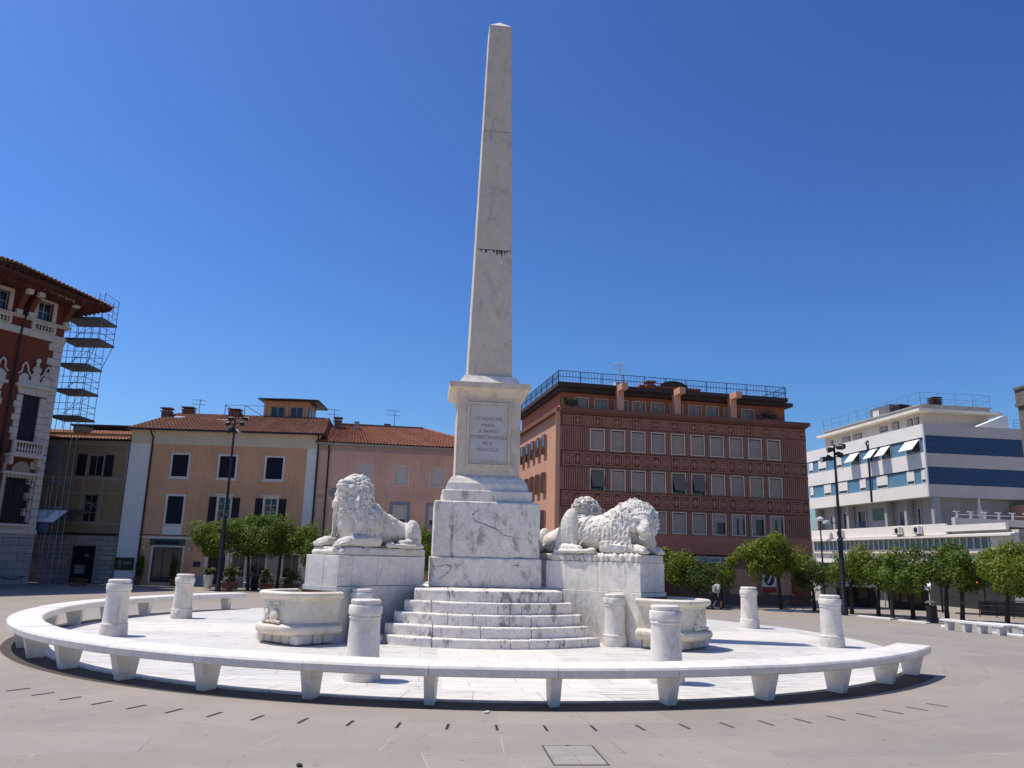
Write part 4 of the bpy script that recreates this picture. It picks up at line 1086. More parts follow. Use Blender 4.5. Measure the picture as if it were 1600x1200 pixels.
MB().raw([(-.1, -.5, 10.14), (14.5, -.5, 10.14), (14.5, 12.4, 10.14), (-.1, 12.4, 10.14), (.9, 6, 12.52), (8.6, 6, 12.52)], [(0, 1, 5, 4), (1, 2, 5), (2, 3, 4, 5), (3, 0, 4), (3, 2, 1, 0)]).build('roof_body', M_tile2, rf)
m = MB(); m.tube([(.9, 6, 12.62), (8.6, 6, 12.62)], .14, 8); m.build('ridge', M_iron2, rf)
m = MB(); n_ = 22
for i in range(n_):
    a = Vector((8.6, 6, 12.62)).lerp(Vector((14.5, -.5, 10.26)), i/n_); b = Vector((8.6, 6, 12.62)).lerp(Vector((14.5, -.5, 10.26)), (i+.9)/n_); m.tube([a, b], .10, 6, .12)
m.build('hip_tiles', M_tile3, rf)
chimney(rf, 1.2, 4.6, 12.0, .55, 1.0, M_chim); chimney(rf, 5.4, 6.6, 12.4, .4, .55, M_chim); MB().box(2.6, 3.0, 4.3, 4.7, 11.9, 12.7).build('vent', M_grey, rf)
antenna(rf, .7, 6.6, 12.5, 1.6); antenna(rf, 6.0, 6.4, 12.6, 1.7)

# ---- ochre house
M_ochre = plain('ochre_plaster', (.28, .20, .11), .9, .14, .7, streak=.4, bump=.12, bs=25)
M_ochband = plain('ochre_band', (.31, .265, .21), .9, .1, .8)
def blockwork(name, base, w, h, jc):
    t = NT(name); P = t.coord(); b = t.n('TexBrick')
    q = t.n('SeparateXYZ'); t.put(q.inputs[0], P); cb = t.n('CombineXYZ'); t.put(cb.inputs[0], t.math('ADD', q.outputs[0], q.outputs[1])); t.put(cb.inputs[1], q.outputs[2])
    t.put(b.inputs['Vector'], cb.outputs[0]); b.inputs['Scale'].default_value = 1; b.inputs['Mortar Size'].default_value = .018; b.inputs['Brick Width'].default_value = w; b.inputs['Row Height'].default_value = h
    b.inputs['Color1'].default_value = (*sc(base, .85), 1); b.inputs['Color2'].default_value = (*sc(base, 1.12), 1); b.inputs['Mortar'].default_value = (*jc, 1)
    n = t.noise(P, 1.2, 6, .7); c = t.mix(t.math('MULTIPLY', t.ramp(n, [(.4, 0.0), (.7, 1.0)]), .4), b.outputs[0], sc(base, .6))
    t.bump(t.math('SUBTRACT', t.noise(P, 30, 3, .6), t.math('MULTIPLY', b.outputs[1], 2)), .4, .02)
    return t.done(c, .9, .2)
M_block = blockwork('stone_courses', (.38, .335, .275), .9, .34, (.10, .09, .08))
oh = empty('ochre_house', (-32.52, 61.1, -.10), rad(2), 'narrow brown ochre house with pale bands and stone ground floor, between the red palace and the peach house', 'house')
oh.scale = (1.06, 1.06, 1.06)
oh['label'] = 'narrow brown ochre house with pale bands, between the red palace and peach house'
holes = [(-.38, .68, 6.70, 8.20), (-.34, .60, 3.38, 5.32)]
wall('wall', M_ochre, oh, -6.5, 2.46, 2.55, 9.3, holes, 0, .18)
wall('ground_floor', M_block, oh, -6.5, 2.46, GZ, 2.55, [(-.70, 1.02, GZ+.12, 1.66)], -.04, .25)
MB().box(-6.5, 2.46, .26, 9, GZ, 9.9).build('side_walls', M_ochre, oh)
m = MB()
for z0, z1 in ((6.38, 6.62), (3.16, 3.34), (5.36, 5.48), (8.95, 9.3)): m.box(-6.5, 2.45, -.035, -.001, z0, z1)
for x in (-.62, .75): m.box(x, x+.18, -.034, -.001, 3.35, 5.35)
for x in (-.62, .75, 2.27): m.box(x, x+.16, -.034, -.001, 5.49, 6.37)
for x in (-2.6, 2.27): m.box(x, x+.16, -.034, -.001, 6.63, 8.94)
m.build('bands', M_ochband, oh)
w = window(oh, -.38, .68, 6.70, 8.20, M_glass, .14, cross=(2, 1), cmat=M_ochband); frame_mb(-.38, .68, 6.70, 8.20, .12, -.06, -.036, False).build('frame', M_ochband, w)
for a, b in ((-1.16, -.52), (.82, 1.42)): slats(MB().box(a, b, -.08, -.04, 6.68, 8.25), a+.03, b-.03, 6.72, 8.2, -.085, 26).build('shutter', M_shut, w)
w = window(oh, -.34, .60, 3.38, 5.32, M_glass, .14, cross=(2, 3), cmat=M_ochband)
m = MB(); m.bar((-.3, .1, 4.9), (.55, .1, 4.4), .03).bar((-.3, .1, 4.7), (.3, .1, 4.3), .02).build('prop', M_ochband, w)
d = window(oh, -.70, 1.02, GZ+.12, 1.66, M_glass, .2, 'doorway', cross=(3, 1), cmat=M_iron2); frame_mb(-.70, 1.02, GZ+.12, 1.66, .16, -.10, -.041, False).build('frame', M_ochband, d)
MB().box(.2, .5, .12, .17, .9, 1.05).box(-.4, .3, .12, .17, -.3, .3).build('notices', plain('notice_grey', (.25, .25, .27), .6, .2), d)
MB().box(-6.5, 2.46, -.10, -.041, 2.42, 2.56).build('string_course', M_iron2, oh)
rf = tiled('roof', M_tile3, oh, [(-6.6, -.55, 9.34), (2.6, -.55, 9.34), (2.6, 2.4, 10.35), (-6.6, 2.4, 10.35)], .24, .4)
MB().raw([(-6.6, -.55, 9.30), (2.6, -.55, 9.30), (2.6, 2.4, 10.30), (-6.6, 2.4, 10.30)], [(0, 1, 2, 3), (3, 2, 1, 0)]).box(-3.2, 1.2, 2.6, 8, 9.9, 10.75).build('roof_body', M_iron2, rf)
MB().box(-3.4, 1.3, 2.4, 8.2, 10.75, 10.87).build('flat_roof', plain('bitumen', (.06, .055, .05), .9, .2), rf)
MB().box(-2.5, -1.5, 1.2, 2.2, 10.1, 10.5).build('roof_tarp', plain('green_tarp', (.16, .2, .15), .7, .4, 3.0), rf)
MB().box(2.44, 2.47, -.03, .2, GZ, 9.3).build('edge', M_ochband, oh)
cnp = MB(); cnp.raw([(-1.7, -1.5, 3.35), (-.3, -1.5, 3.35), (.3, -.05, 4.2), (-1.4, -.05, 4.2), (-1.7, -1.5, 3.29), (-.3, -1.5, 3.29), (.3, -.05, 4.14), (-1.4, -.05, 4.14)], [(0, 1, 2, 3), (7, 6, 5, 4), (0, 4, 5, 1), (1, 5, 6, 2), (3, 7, 4, 0)]).build('canopy', plain('brown_canopy', (.14, .10, .07), .9, .2), oh)
nb = empty('notice_board', (-28.05+1.25*0, 61.0, 0), rad(2.3), 'glazed notice board with pinned papers on the white wall strip beside the green shop sign', 'notice board')
nb.location = (-28.04-1.06, 61.02, 0)
MB().box(-.72, .70, -.09, .03, -.06, .86).build('case', M_iron2, nb); MB().box(-.64, .62, -.097, -.091, .02, .78).build('backing', plain('board_olive', (.05, .045, .03), .5, .2), nb)
m = MB()
for x, z, w_, h_ in ((-.42, .3, .22, .36), (-.1, .36, .2, .2), (.12, .36, .2, .2), (.34, .36, .18, .2), (-.42, .1, .2, .14)): m.box(x, x+w_, -.101, -.098, z, z+h_)
m.build('papers', plain('faded_paper', (.22, .21, .17), .8, .3), nb)

# ---- red palace with white stone trim
M_red = plain('red_plaster', (.165, .042, .026), .9, .12, .5, streak=.3, bump=.1, bs=25)
M_trim = plain('white_stone', (.52, .475, .41), .85, .12, 1.2, streak=.35, bump=.25, bs=14)
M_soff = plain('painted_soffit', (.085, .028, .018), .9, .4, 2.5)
M_brack = plain('bracket_red', (.13, .042, .024), .85, .15, 2.0)
M_rust = blockwork('rusticated_stone', (.34, .315, .285), 1.1, .52, (.09, .085, .08))
rp = empty('red_palace', (-33.15, 55.66, 0), rad(62), 'ornate dark red palace with white stone quoins, balconies and wide tiled eaves', 'palace')
BAY = [-1.65, -4.80, -7.95, -11.1]
holes = []
for b in BAY: holes += [(b-.62, b+.62, 8.62, 11.9), (b-.55, b+.55, 17.45, 18.8), (b-.85, b+.85, 3.1, 6.1)]
wall('wall', M_red, rp, -13, -.02, 3.0, 19.9, holes, 0, .35)
wall('stone_base', M_rust, rp, -13, .06, GZ, 2.35, [], -.12)
MB().box(-13, .10, -.22, .3, 2.35, 2.62).box(-13, .03, -.10, .3, 2.62, 3.0).build('base_moulding', M_trim, rp)
MB().box(-13, -.04, .36, 12, GZ, 19.9).build('side_walls', M_red, rp)
m = MB(); z = 3.0; k = 0
while z < 15.9:
    w_ = (.62, .98)[k % 2]; m.bbox(-w_, .05, -.09, .25, z+.01, z+.53, .03); z += .54; k += 1
m.build('quoins', M_trim, rp)
MB().box(-.8, .06, -.10, .25, 15.9, 16.05).box(-13, .08, -.16, .25, 16.05, 16.55).box(-13, .30, -.34, .25, 17.26, 17.36).box(-13, .2, -.2, .25, 17.18, 17.259).build('string_course', M_trim, rp)
def baluster_row(u0, u1, z0, z1, y, n, mat, par):
    m = MB(); m.box(u0, u1, y-.12, y+.12, z1-.12, z1).box(u0, u1, y-.12, y+.12, z0, z0+.10)
    for s_ in (u0, u1-.16): m.box(s_, s_+.16, y-.13, y+.13, z0+.1, z1-.12)
    for i in range(n):
        x = u0+.16+(u1-u0-.32)*(i+.5)/n; h = z1-z0-.22
        m.lathe([(.05, 0), (.055, .04), (.035, .08), (.085, h*.36), (.07, h*.5), (.035, h*.7), (.03, h*.8), (.055, h*.93), (.05, h)], 8, (x, y, z0+.1))
    return m.build('balustrade', mat, par, smooth=40)
for b in BAY:
    full = b > -6
    w = window(rp, b-.55, b+.55, 17.45, 18.8, M_glass, .25, cross=(2, 2), cmat=M_trim); frame_mb(b-.55, b+.55, 17.45, 18.8, .26, -.12, .0, False).build('frame', M_trim, w)
    baluster_row(b-.85, b+.85, 16.56, 17.17, -.14, 6, M_trim, w)
    if not full: continue
    d = window(rp, b-.62, b+.62, 8.62, 11.9, M_shut, .12, 'balcony_door', cross=(2, 4), cmat=M_iron2)
    m = MB(); k = 0; z = 8.62
    while z < 11.8:
        e_ = (.0, .14)[k % 2]
        for s_ in (-1, 1):
            a_, b_ = sorted((b+s_*.62, b+s_*(1.02+e_))); m.bbox(a_, b_, -.14, .1, z+.01, z+.45, .02)
        z += .46; k += 1
    for i in range(5):                                    # flat arch stones
        x0 = b-.95+.38*i; t0 = (x0-b)*.14; m.vprism([(x0+.01, 11.92), (x0+.37, 11.92), (x0+.37+((x0+.37-b)*.16), 12.4), (x0+.01+((x0-b)*.16), 12.4)], -.15, .0)
    m.box(b-1.25, b+1.25, -.36, 0, 12.42, 12.62).box(b-1.15, b+1.15, -.22, 0, 12.40, 12.419)
    m.build('surround', M_trim, d)
    baluster_row(b-1.08, b+1.08, 7.72, 8.60, -.62, 9, M_trim, d)
    MB().box(b-1.2, b+1.2, -.80, 0, 7.5, 7.71).box(b-1.1, b-.85, -.6, 0, 6.95, 7.49).box(b+.85, b+1.1, -.6, 0, 6.95, 7.49).build('balcony_slab', M_trim, d)
    S = Sculpt((b-1.35, -.45, 12.58), (b+1.35, .05, 14.85), .03)     # carved gable: bust between scrolls
    S.boxs((b-1.1, -.25, 12.6), (b+1.1, .02, 12.95), .03)
    S.ell((b, -.16, 13.2), (.34, .14, .42)); S.ell((b, -.2, 13.75), (.33, .17, .27)); S.cap((b, -.18, 13.9), (b, -.2, 14.2), .12, .1); S.ell((b, -.2, 14.4), (.17, .17, .22))
    for s_ in (-1, 1):
        S.ell((b+s_*.75, -.13, 13.1), (.3, .13, .3)); S.ell((b+s_*.95, -.14, 13.0), (.2, .12, .24))
        S.chain([(b+s_*.35, -.14, 13.3), (b+s_*.55, -.14, 13.55), (b+s_*.65, -.14, 13.95), (b+s_*.82, -.14, 14.15), (b+s_*.98, -.14, 13.95), (b+s_*1.0, -.14, 13.5), (b+s_*1.2, -.14, 13.3)], .07, .06, .02)
    S.mesh('carved_gable', M_trim, d)
    # niche over the ground floor window
    w = window(rp, b-.85, b+.85, 3.1, 6.1, M_shut, .2, 'grated_window', cross=(2, 1), cmat=M_iron2)
    frame_mb(b-.85, b+.85, 3.1, 6.1, .22, -.14, .0, False).build('frame', M_trim, w)
    m = MB()
    for i in range(9): x = b-1.0+.25*i; m.bar((x, -.32, 3.0), (x, -.32, 5.9), .022); m.tube([(x, -.32, 5.9), (x, -.42, 6.1), (x, -.36, 6.25)], .02, 4)
    for z in (3.1, 3.9, 4.7, 5.5, 5.9): m.bar((b-1.0, -.33, z), (b+1.0, -.33, z), .022)
    m.build('iron_grille', M_iron2, w)
    MB().box(b-1.25, b+1.25, -.45, 0, 6.32, 6.5).build('ledge', M_trim, w)
    MB().box(b-1.2, b+1.2, -.40, 0, 2.82, 3.0).build('sill', M_trim, w)
    m = MB(); m.vprism([(b+.62*math.cos(math.pi*i/16), 6.5+.75*math.sin(math.pi*i/16)) for i in range(17)], -.2, -.0)
    for s_ in (-1, 1): m.vprism([(b+s_*1.2, 6.5), (b+s_*1.0, 6.5), (b+s_*.98, 7.0), (b+s_*1.1, 7.2), (b+s_*1.22, 6.95)], -.18, 0)
    m.build('lunette', M_ochband, w)
for u in (-.12, -2.75, -3.55, -5.9, -6.7, -9.0):
    m = MB(); m.raw([(u-.17, -.02, 17.4), (u+.17, -.02, 17.4), (u+.17, -1.15, 19.1), (u-.17, -1.15, 19.1), (u-.17, -.02, 19.6), (u+.17, -.02, 19.6), (u+.17, -1.35, 19.6), (u-.17, -1.35, 19.6)], [(0, 1, 2, 3), (3, 2, 6, 7), (0, 3, 7, 4), (1, 5, 6, 2)])
    br = m.build('eave_bracket', M_brack, rp)
    MB().box(u-.2, u+.2, -1.30, -.95, 18.72, 19.05).build('bracket_stone', M_trim, br)
    MB().box(u-.19, u+.19, -.35, -.02, 17.38, 17.7).build('bracket_foot', M_trim, br)
EV = 2.35
def droop(m): m.v = [(x, y, z-max(0, x+5.3)*.135) for x, y, z in m.v]; return m
ev = MB(); ev.raw([(-13, -EV, 19.95), (1.9, -EV, 19.95), (1.9, 12, 19.95), (-13, 12, 19.95), (-13, -EV, 20.12), (1.9, -EV, 20.12), (1.9, 12, 20.12), (-13, 12, 20.12)], [(3, 2, 1, 0), (4, 5, 6, 7), (0, 1, 5, 4), (1, 2, 6, 5)]).box(-13, .06, -1.45, .2, 19.6, 19.94)
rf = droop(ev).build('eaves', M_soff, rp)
m = MB()
for i in range(30): u = -12.8+.5*i; m.box(u, u+.12, -EV+.05, -1.46, 19.82, 19.949)
for i in range(28): y = -EV+.4+.5*i; m.box(.1, 1.85, y, y+.12, 19.82, 19.949)
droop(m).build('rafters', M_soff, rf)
m = MB()
for b in BAY:
    for q in range(9): m.vprism([(b-1.1+.27*q+.10*math.cos(2*math.pi*i/8), 19.62+.10*math.sin(2*math.pi*i/8)+.06*(q % 2)+.05) for i in range(8)], -1.475, -1.452)
droop(m).build('painted_ornament', M_ochband, rf)
tiled('roof_tiles', M_tile3, rf, [(-5.3, -EV-.1, 20.14), (2.0, -EV-.1, 19.155), (-1.5, 4.0, 21.4), (-5.3, 4.0, 22.0)], .30, .5, .08)
tiled('roof_tiles', M_tile3, rf, [(-13, -EV-.1, 20.14), (-5.3, -EV-.1, 20.14), (-5.3, 4.0, 22.0), (-13, 4.0, 22.0)], .30, .5, .08)
tiled('roof_tiles', M_tile3, rf, [(2.0, -EV-.1, 19.155), (2.0, 12, 19.155), (-1.5, 8.0, 21.4), (-1.5, 4.0, 21.4)], .30, .5, .08)
pipe(rp, [(-3.15, -1.9, 19.9), (-3.15, -.5, 19.3), (-3.15, -.22, 18.6), (-3.15, -.42, 17.3), (-3.15, -.22, 16.6), (-3.15, -.14, 15.8), (-3.15, -.14, 3)], .07)

# ---- brown office block
def panel_relief(name):
    """pressed brick relief: squares, nested rings and fluting, as height only"""
    t = NT(name); P = t.coord(); q = t.n('SeparateXYZ'); t.put(q.inputs[0], P)
    n = t.noise(P, 1.5, 5, .65); c = t.mix(t.ramp(n, [(.35, 0.0), (.65, 1.0)]), (.32, .155, .105), (.38, .185, .127))
    t.bump(t.noise(P, 18, 4, .6), .2, .02)
    return t.done(c, .9, .2)
M_brown = panel_relief('terracotta_cladding')
M_bdark = plain('brown_cornice', (.19, .085, .06), .9, .1)
M_orange = plain('orange_plaster', (.42, .15, .075), .9, .1, .6)
M_oran2 = plain('orange_side', (.55, .295, .19), .9, .06, .6)
M_slab = plain('dark_roof_edge', (.055, .036, .034), .8, .2)
M_wfr = plain('window_frame_pale', (.70, .63, .51), .6, .06)
M_roller = plain('roller_shutter', (.37, .285, .235), .7, .12, 1.0)
M_curt = plain('curtain', (.34, .30, .26), .8, .25, 5.0)
bb = empty('brown_office_block', (3.27, 51.0, 0), rad(12), 'brown terracotta office block with relief bands, pale framed windows and orange attic storey', 'office block')
NW = 10; UW = [2.10+1.437*i for i in range(NW)]; WW = .93
ROWS = [(8.76, 10.10), (6.06, 7.44), (3.48, 4.82)]
holes = [(u, u+WW, a, b) for a, b in ROWS for u in UW]
wall('wall', M_brown, bb, 0, 18.05, 2.15, 11.2, holes, 0, .18)
MB().box(0, 18.05, .35, 14, GZ, 11.2).build('side_walls', M_oran2, bb)
MB().box(-.10, 18.25, -.35, .3, 11.2, 11.46).box(-.05, 18.15, -.16, .3, 11.1, 11.199).build('cornice', M_bdark, bb)
MB().box(-.02, 18.07, -.035, -.001, 2.15, 3.32).build('plain_band', plain('plain_red_band', (.44, .175, .115), .9, .06), bb)
m = MB(); rg = random.Random(8)
for z0, z1 in ((10.28, 11.05), (7.58, 8.6), (4.98, 6.02)):
    m.box(0, 18.05, -.055, -.001, z1, z1+.07).box(0, 18.05, -.055, -.001, z0-.08, z0)
    x = .12; k = 0
    while x < 17.85:
        w_ = (.78, .60)[k % 2]; zc = (z0+z1)/2; hh = (z1-z0)/2-.05; xc = x+w_/2; a_ = w_/2-.03
        for s_, t_ in ((1.0, .085), (.66, .075), (.36, .07)):
            A_, H_ = a_*s_, hh*s_
            if k % 2 and s_ < 1:                          # lozenges between the squares
                for sx_ in (-1, 1):
                    for sz_ in (-1, 1): m.vprism([(xc+sx_*A_, zc), (xc, zc+sz_*H_), (xc, zc+sz_*(H_-.13)), (xc+sx_*(A_-.10), zc)], -.05, -.001)
            else:
                m.box(xc-A_, xc+A_, -.05, -.001, zc+H_-t_, zc+H_).box(xc-A_, xc+A_, -.05, -.001, zc-H_, zc-H_+t_)
                m.box(xc-A_, xc-A_+t_, -.05, -.001, zc-H_+t_, zc+H_-t_).box(xc+A_-t_, xc+A_, -.05, -.001, zc-H_+t_, zc+H_-t_)
        m.box(xc-.06, xc+.06, -.06, -.001, zc-.08, zc+.08)
        x += w_; k += 1
rl = m.build('relief_bands', M_brown, bb)
m = MB()
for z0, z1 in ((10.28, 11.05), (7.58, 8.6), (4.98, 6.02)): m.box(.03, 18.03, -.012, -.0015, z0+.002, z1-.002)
m.build('relief_ground', plain('terracotta_painted_shade', (.125, .048, .030), .95, .2, 3.0), bb)  # recess colour darkened to stand in for shade behind the raised pattern
for z0, z1 in ((10.28, 11.05), (7.58, 8.6), (4.98, 6.02)): MB().box(0, 18.05, -.07, -.056, z1+.002, z1+.03).box(0, 18.05, -.07, -.056, z0-.06, z0-.03).build('band_joint', M_dark, bb)
gaps = [(0.15, UW[0]-.12)]+[(UW[i]+WW+.10, UW[i+1]-.10) for i in range(NW-1)]+[(UW[-1]+WW+.12, 17.95)]
M_flute = plain('flute_painted_shade', (.15, .060, .037), .95, .2, 3.0)  # ground between the flutes coloured darker in place of shade
for a, b in ROWS:
    for g0, g1 in gaps:
        n_ = int((g1-g0)/.15); m = MB()
        for i in range(n_): x = g0+(g1-g0)*(i+.5)/n_; m.box(x-.045, x+.045, -.05, -.001, a-.02, b+.02)
        pn = m.build('fluted_panel', M_brown, bb)
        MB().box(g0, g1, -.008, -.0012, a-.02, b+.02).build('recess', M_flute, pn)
rg = random.Random(4)
OPEN = {(1, 0): 1, (1, 4): 1}
for r, (a, b) in enumerate(ROWS):
    for i, u in enumerate(UW):
        w = window(bb, u, u+WW, a, b, M_glass, .13)
        frame_mb(u, u+WW, a, b, .048, -.05, .02).build('frame', M_wfr, w)
        if (r, i) in ((1, 0), (1, 5), (1, 4)):            # shutter swung out at the foot
            MB().raw([(u+.03, .03, b-.02), (u+WW-.03, .03, b-.02), (u+WW-.03, -.40, a+.22), (u+.03, -.40, a+.22)], [(0, 1, 2, 3), (3, 2, 1, 0)]).build('open_blind', M_roller, w)
        elif r < 2 or i < 6:
            slats(MB().box(u, u+WW, .07, .12, a, b-.07), u, u+WW, a, b-.08, .065, 16, .006).build('blind', M_roller, w)
        else:
            m = MB().box(u+.08, u+.36, .10, .125, a+.03, b-.05); 
            if i % 2: m.box(u+.55, u+.85, .10, .125, a+.03, b-.05)
            m.box(u, u+WW, .06, .09, b-.25-.3*(i == 6), b).build('curtain', M_curt, w)
# ground floor
gh = [(x, x+2.0, GZ+.7, 1.25) for x in (.6, 3.3, 6.1, 9.4, 12.0, 14.9)]
wall('ground_floor', plain('shopfront_stone', (.20, .19, .20), .7, .15), bb, 0, 18.05, GZ, 2.15, gh, .35, .2)
for a, b, c_, d_ in gh: window(bb, a, b, c_, d_, plain('shop_glass', (.085, .105, .135), .25, .2, spec=.25), .47, 'shop_window', cross=(2, 1), cmat=M_grey)
M_pier = plain('red_brick_pier', (.20, .07, .045), .9, .2, 4.0)
for a, b in ((7.3, 8.1), (16.6, 17.9), (2.6, 3.1)): MB().box(a, b, .2, .345, GZ, 2.14).build('brick_pier', M_pier, bb)
sgn = MB().box(9.35, 12.6, .16, .349, 1.60, 2.02).build('shop_sign', plain('sign_grey', (.55, .52, .50), .5, .08), bb)
text([('UniCredit Banca', .36, (10.95, .157, 1.80), 1.05)], M_iron2, sgn, rad(90), .004)
ps = MB().box(14.35, 15.4, .30, .345, -.25, 1.15).build('poster', M_white, bb)
MB().box(14.35, 15.4, .29, .299, -.25, .12).build('poster_band', plain('poster_red', (.38, .03, .03), .6, .1), ps)
MB().vprism([(14.9+.36*math.cos(2*math.pi*i/20), .62+.42*math.sin(2*math.pi*i/20)) for i in range(20)], .285, .299).build('poster_disc', plain('poster_dark', (.04, .025, .03), .6, .2), ps)
MB().vprism([(14.72, .40), (14.82, .34), (15.1, .84), (15.0, .9)], .275, .284).build('poster_stripe', M_white, ps)
# attic, set back
at_h = [(u, u+.92, 11.5, 12.42) for u in (1.35, 2.75, 4.2, 5.5, 6.9, 8.3, 9.7, 11.05, 12.4, 13.8)]
wall('attic_wall', M_orange, bb, .35, 17.2, 11.46, 12.75, at_h, 1.15, .14)
MB().box(.35, 17.2, 1.40, 13, 11.46, 12.75).build('attic_core', M_orange, bb)
for a, b, c_, d_ in at_h:
    w = window(bb, a, b, c_, d_, M_curt, 1.26, cross=(2, 1), cmat=M_curt); frame_mb(a, b, c_, d_, .045, 1.10, 1.16, False).build('frame', M_wfr, w)
MB().box(-.1, 17.0, .30, 13.2, 13.02, 13.30).box(.1, 17.6, .65, 13.2, 12.75, 13.019).build('attic_roof', M_slab, bb)
for u in (4.05, 8.2, 12.4):
    m = MB(); m.box(u, u+.42, .05, .55, 11.465, 13.28).box(u, u+.42, -.75, .049, 12.85, 13.28).box(u, u+.42, .551, 1.0, 12.85, 13.0); m.build('attic_pier', M_oran2, bb)
m = MB(); rails(m, [(-.05, 13, 13.3), (-.05, .4, 13.3), (16.9, .4, 13.3), (16.9, 13, 13.3)], .78, 2, 1.6, .028, .22); m.build('roof_railing', M_iron, bb)
m = MB(); m.box(6.9, 11.2, 3.0, 7, 13.3, 13.95).box(6.7, 11.5, 2.8, 7.2, 13.95, 14.08); m.build('lift_housing', M_orange, bb)
m = MB(); m.vprism([(9.55+1.15*math.cos(math.pi*i/12), 14.08+.55*math.sin(math.pi*i/12)) for i in range(13)], 3.2, 6.5).build('barrel_skylight', M_slab, bb)
chimney(bb, 7.4, 2.6, 13.3, .55, 1.0, M_orange)
m = MB(); m.tube([(4.9, 2.0, 13.3), (4.9, 2.0, 15.3)], .03, 6)
for k in range(5): m.tube([(4.45, 2.0, 14.75+.13*k), (4.65, 2.0, 14.85+.13*k), (5.15, 2.0, 14.85+.13*k), (5.35, 2.0, 14.75+.13*k)], .018, 4)
m.box(4.5, 5.4, 1.7, 2.3, 13.3, 13.9).build('aerial', plain('aerial_white', (.6, .6, .58), .5, .1), bb)
def bush(name, c, r, n, leaf, mat, parent, seed, flat=1.0):
    rg = random.Random(seed); v = []; f = []
    lob = [(Vector((rg.uniform(-.7, .7)*r[0], rg.uniform(-.7, .7)*r[1], rg.uniform(-.8, .75)*r[2])), rg.uniform(.25, .6)) for _ in range(9)]
    for i in range(n):
        lc, lr = rg.choice(lob)
        d = Vector((rg.gauss(0, 1), rg.gauss(0, 1), rg.gauss(0, 1))).normalized()*rg.uniform(.4, 1.2)*lr
        p = lc+Vector((d.x*r[0], d.y*r[1], d.z*r[2]))+Vector(c)
        a = Vector((rg.gauss(0, 1), rg.gauss(0, 1), rg.gauss(.3, 1))).normalized(); b = a.orthogonal().normalized(); l = leaf*rg.uniform(.5, 1.5)
        k = len(v); v += [p-a*l, p+b*l*.4, p+a*l, p-b*l*.4]; f.append((k, k+1, k+2, k+3))
    return MB().raw(v, f).build(name, mat, parent)
def leafmat(name, a, b, c_, tr=.45):
    t = NT(name); rnd = t.n('NewGeometry').outputs['Random Per Island']; P = t.coord()
    c = t.mix(t.ramp(rnd, [(0, 0.0), (1, 1.0)]), a, b)
    c = t.mix(t.math('MULTIPLY', t.ramp(t.noise(P, 1.6, 3, .6), [(.5, 0.0), (.7, 1.0)]), .6), c, c_)
    t.done(c, .5, .4)
    tl = t.n('BsdfTranslucent'); t.put(tl.inputs[0], c); mx = t.n('MixShader'); mx.inputs[0].default_value = tr
    t.t.links.new(t.b.outputs[0], mx.inputs[1]); t.t.links.new(tl.outputs[0], mx.inputs[2]); t.t.links.new(mx.outputs[0], t.t.nodes['Material Output'].inputs[0])
    return t.m
M_leafgrey = leafmat('leaf_grey', (.13, .13, .075), (.20, .185, .12), (.10, .12, .06))
for u, y, z, label in ((.95, .45, 11.75, 'grey green shrub on the terrace at the near corner of the brown office block'), (15.55, .45, 11.72, 'dry pale shrub on the terrace at the right end of the brown office block')):
    c_, s_ = math.cos(rad(12)), math.sin(rad(12))
    e = empty('terrace_shrub', (3.27+u*c_-y*s_, 51+u*s_+y*c_, 11.46), rad(12), label, 'shrub', 'shrubs on the attic terrace')
    bush('foliage', (0, 0, .42), (.75, .28, .40), 420, .11, M_leafgrey, e, int(u*10)); MB().bbox(-.6, .6, -.2, .2, 0, .26, .02).build('trough', M_chim, e)
# left flank
fl = empty('flank', (0, 0, 0), parent=bb); fl.rotation_euler = (0, 0, rad(90)); fl.name = 'side_facade'
UF = [3.45+1.68*i for i in range(5)]
holes = [(u, u+.82, a+.03, b+.03) for a, b in ROWS for u in UF]
wall('wall', M_oran2, fl, .0, 13.9, 2.15, 11.2, holes, -.001, .2)
m = MB()
for z in (10.16, 8.72, 7.48, 6.02, 4.86): m.box(.02, 13.9, -.03, -.002, z, z+.05)
m.box(.0, .05, -.06, .3, 2.15, 11.2).build('string_lines', M_oran2, fl)
for a, b in ROWS:
    for i, u in enumerate(UF):
        w = window(fl, u, u+.82, a+.03, b+.03, M_glass, .14); MB().box(u, u+.36, .08, .13, a+.05, b).build('blind', M_white, w)
        if a == 6.06 and i in (0, 1): MB().raw([(u+.03, .02, b), (u+.79, .02, b), (u+.79, -.55, a+.5), (u+.03, -.55, a+.5)], [(0, 1, 2, 3), (3, 2, 1, 0)]).build('open_blind', M_white, w)
MB().box(-.1, 14.0, -.25, .3, 11.2, 11.45).build('cornice', M_bdark, fl)
for u in [2.9+1.7*i for i in range(6)]:
    w = MB().box(u, u+1.0, -.40, -.352, 11.75, 12.7).build('attic_window', M_glass, fl); MB().box(u, u+.5, -.5, -.405, 11.5, 11.95).build('parapet_block', M_white, w)
for r_ in (0,): MB().box(0.02, 1.9, -.02, -.0015, 2.16, 11.19).build('corner_strip', plain('terracotta_sunny', (.40, .19, .125), .9, .1, 1.5), fl)

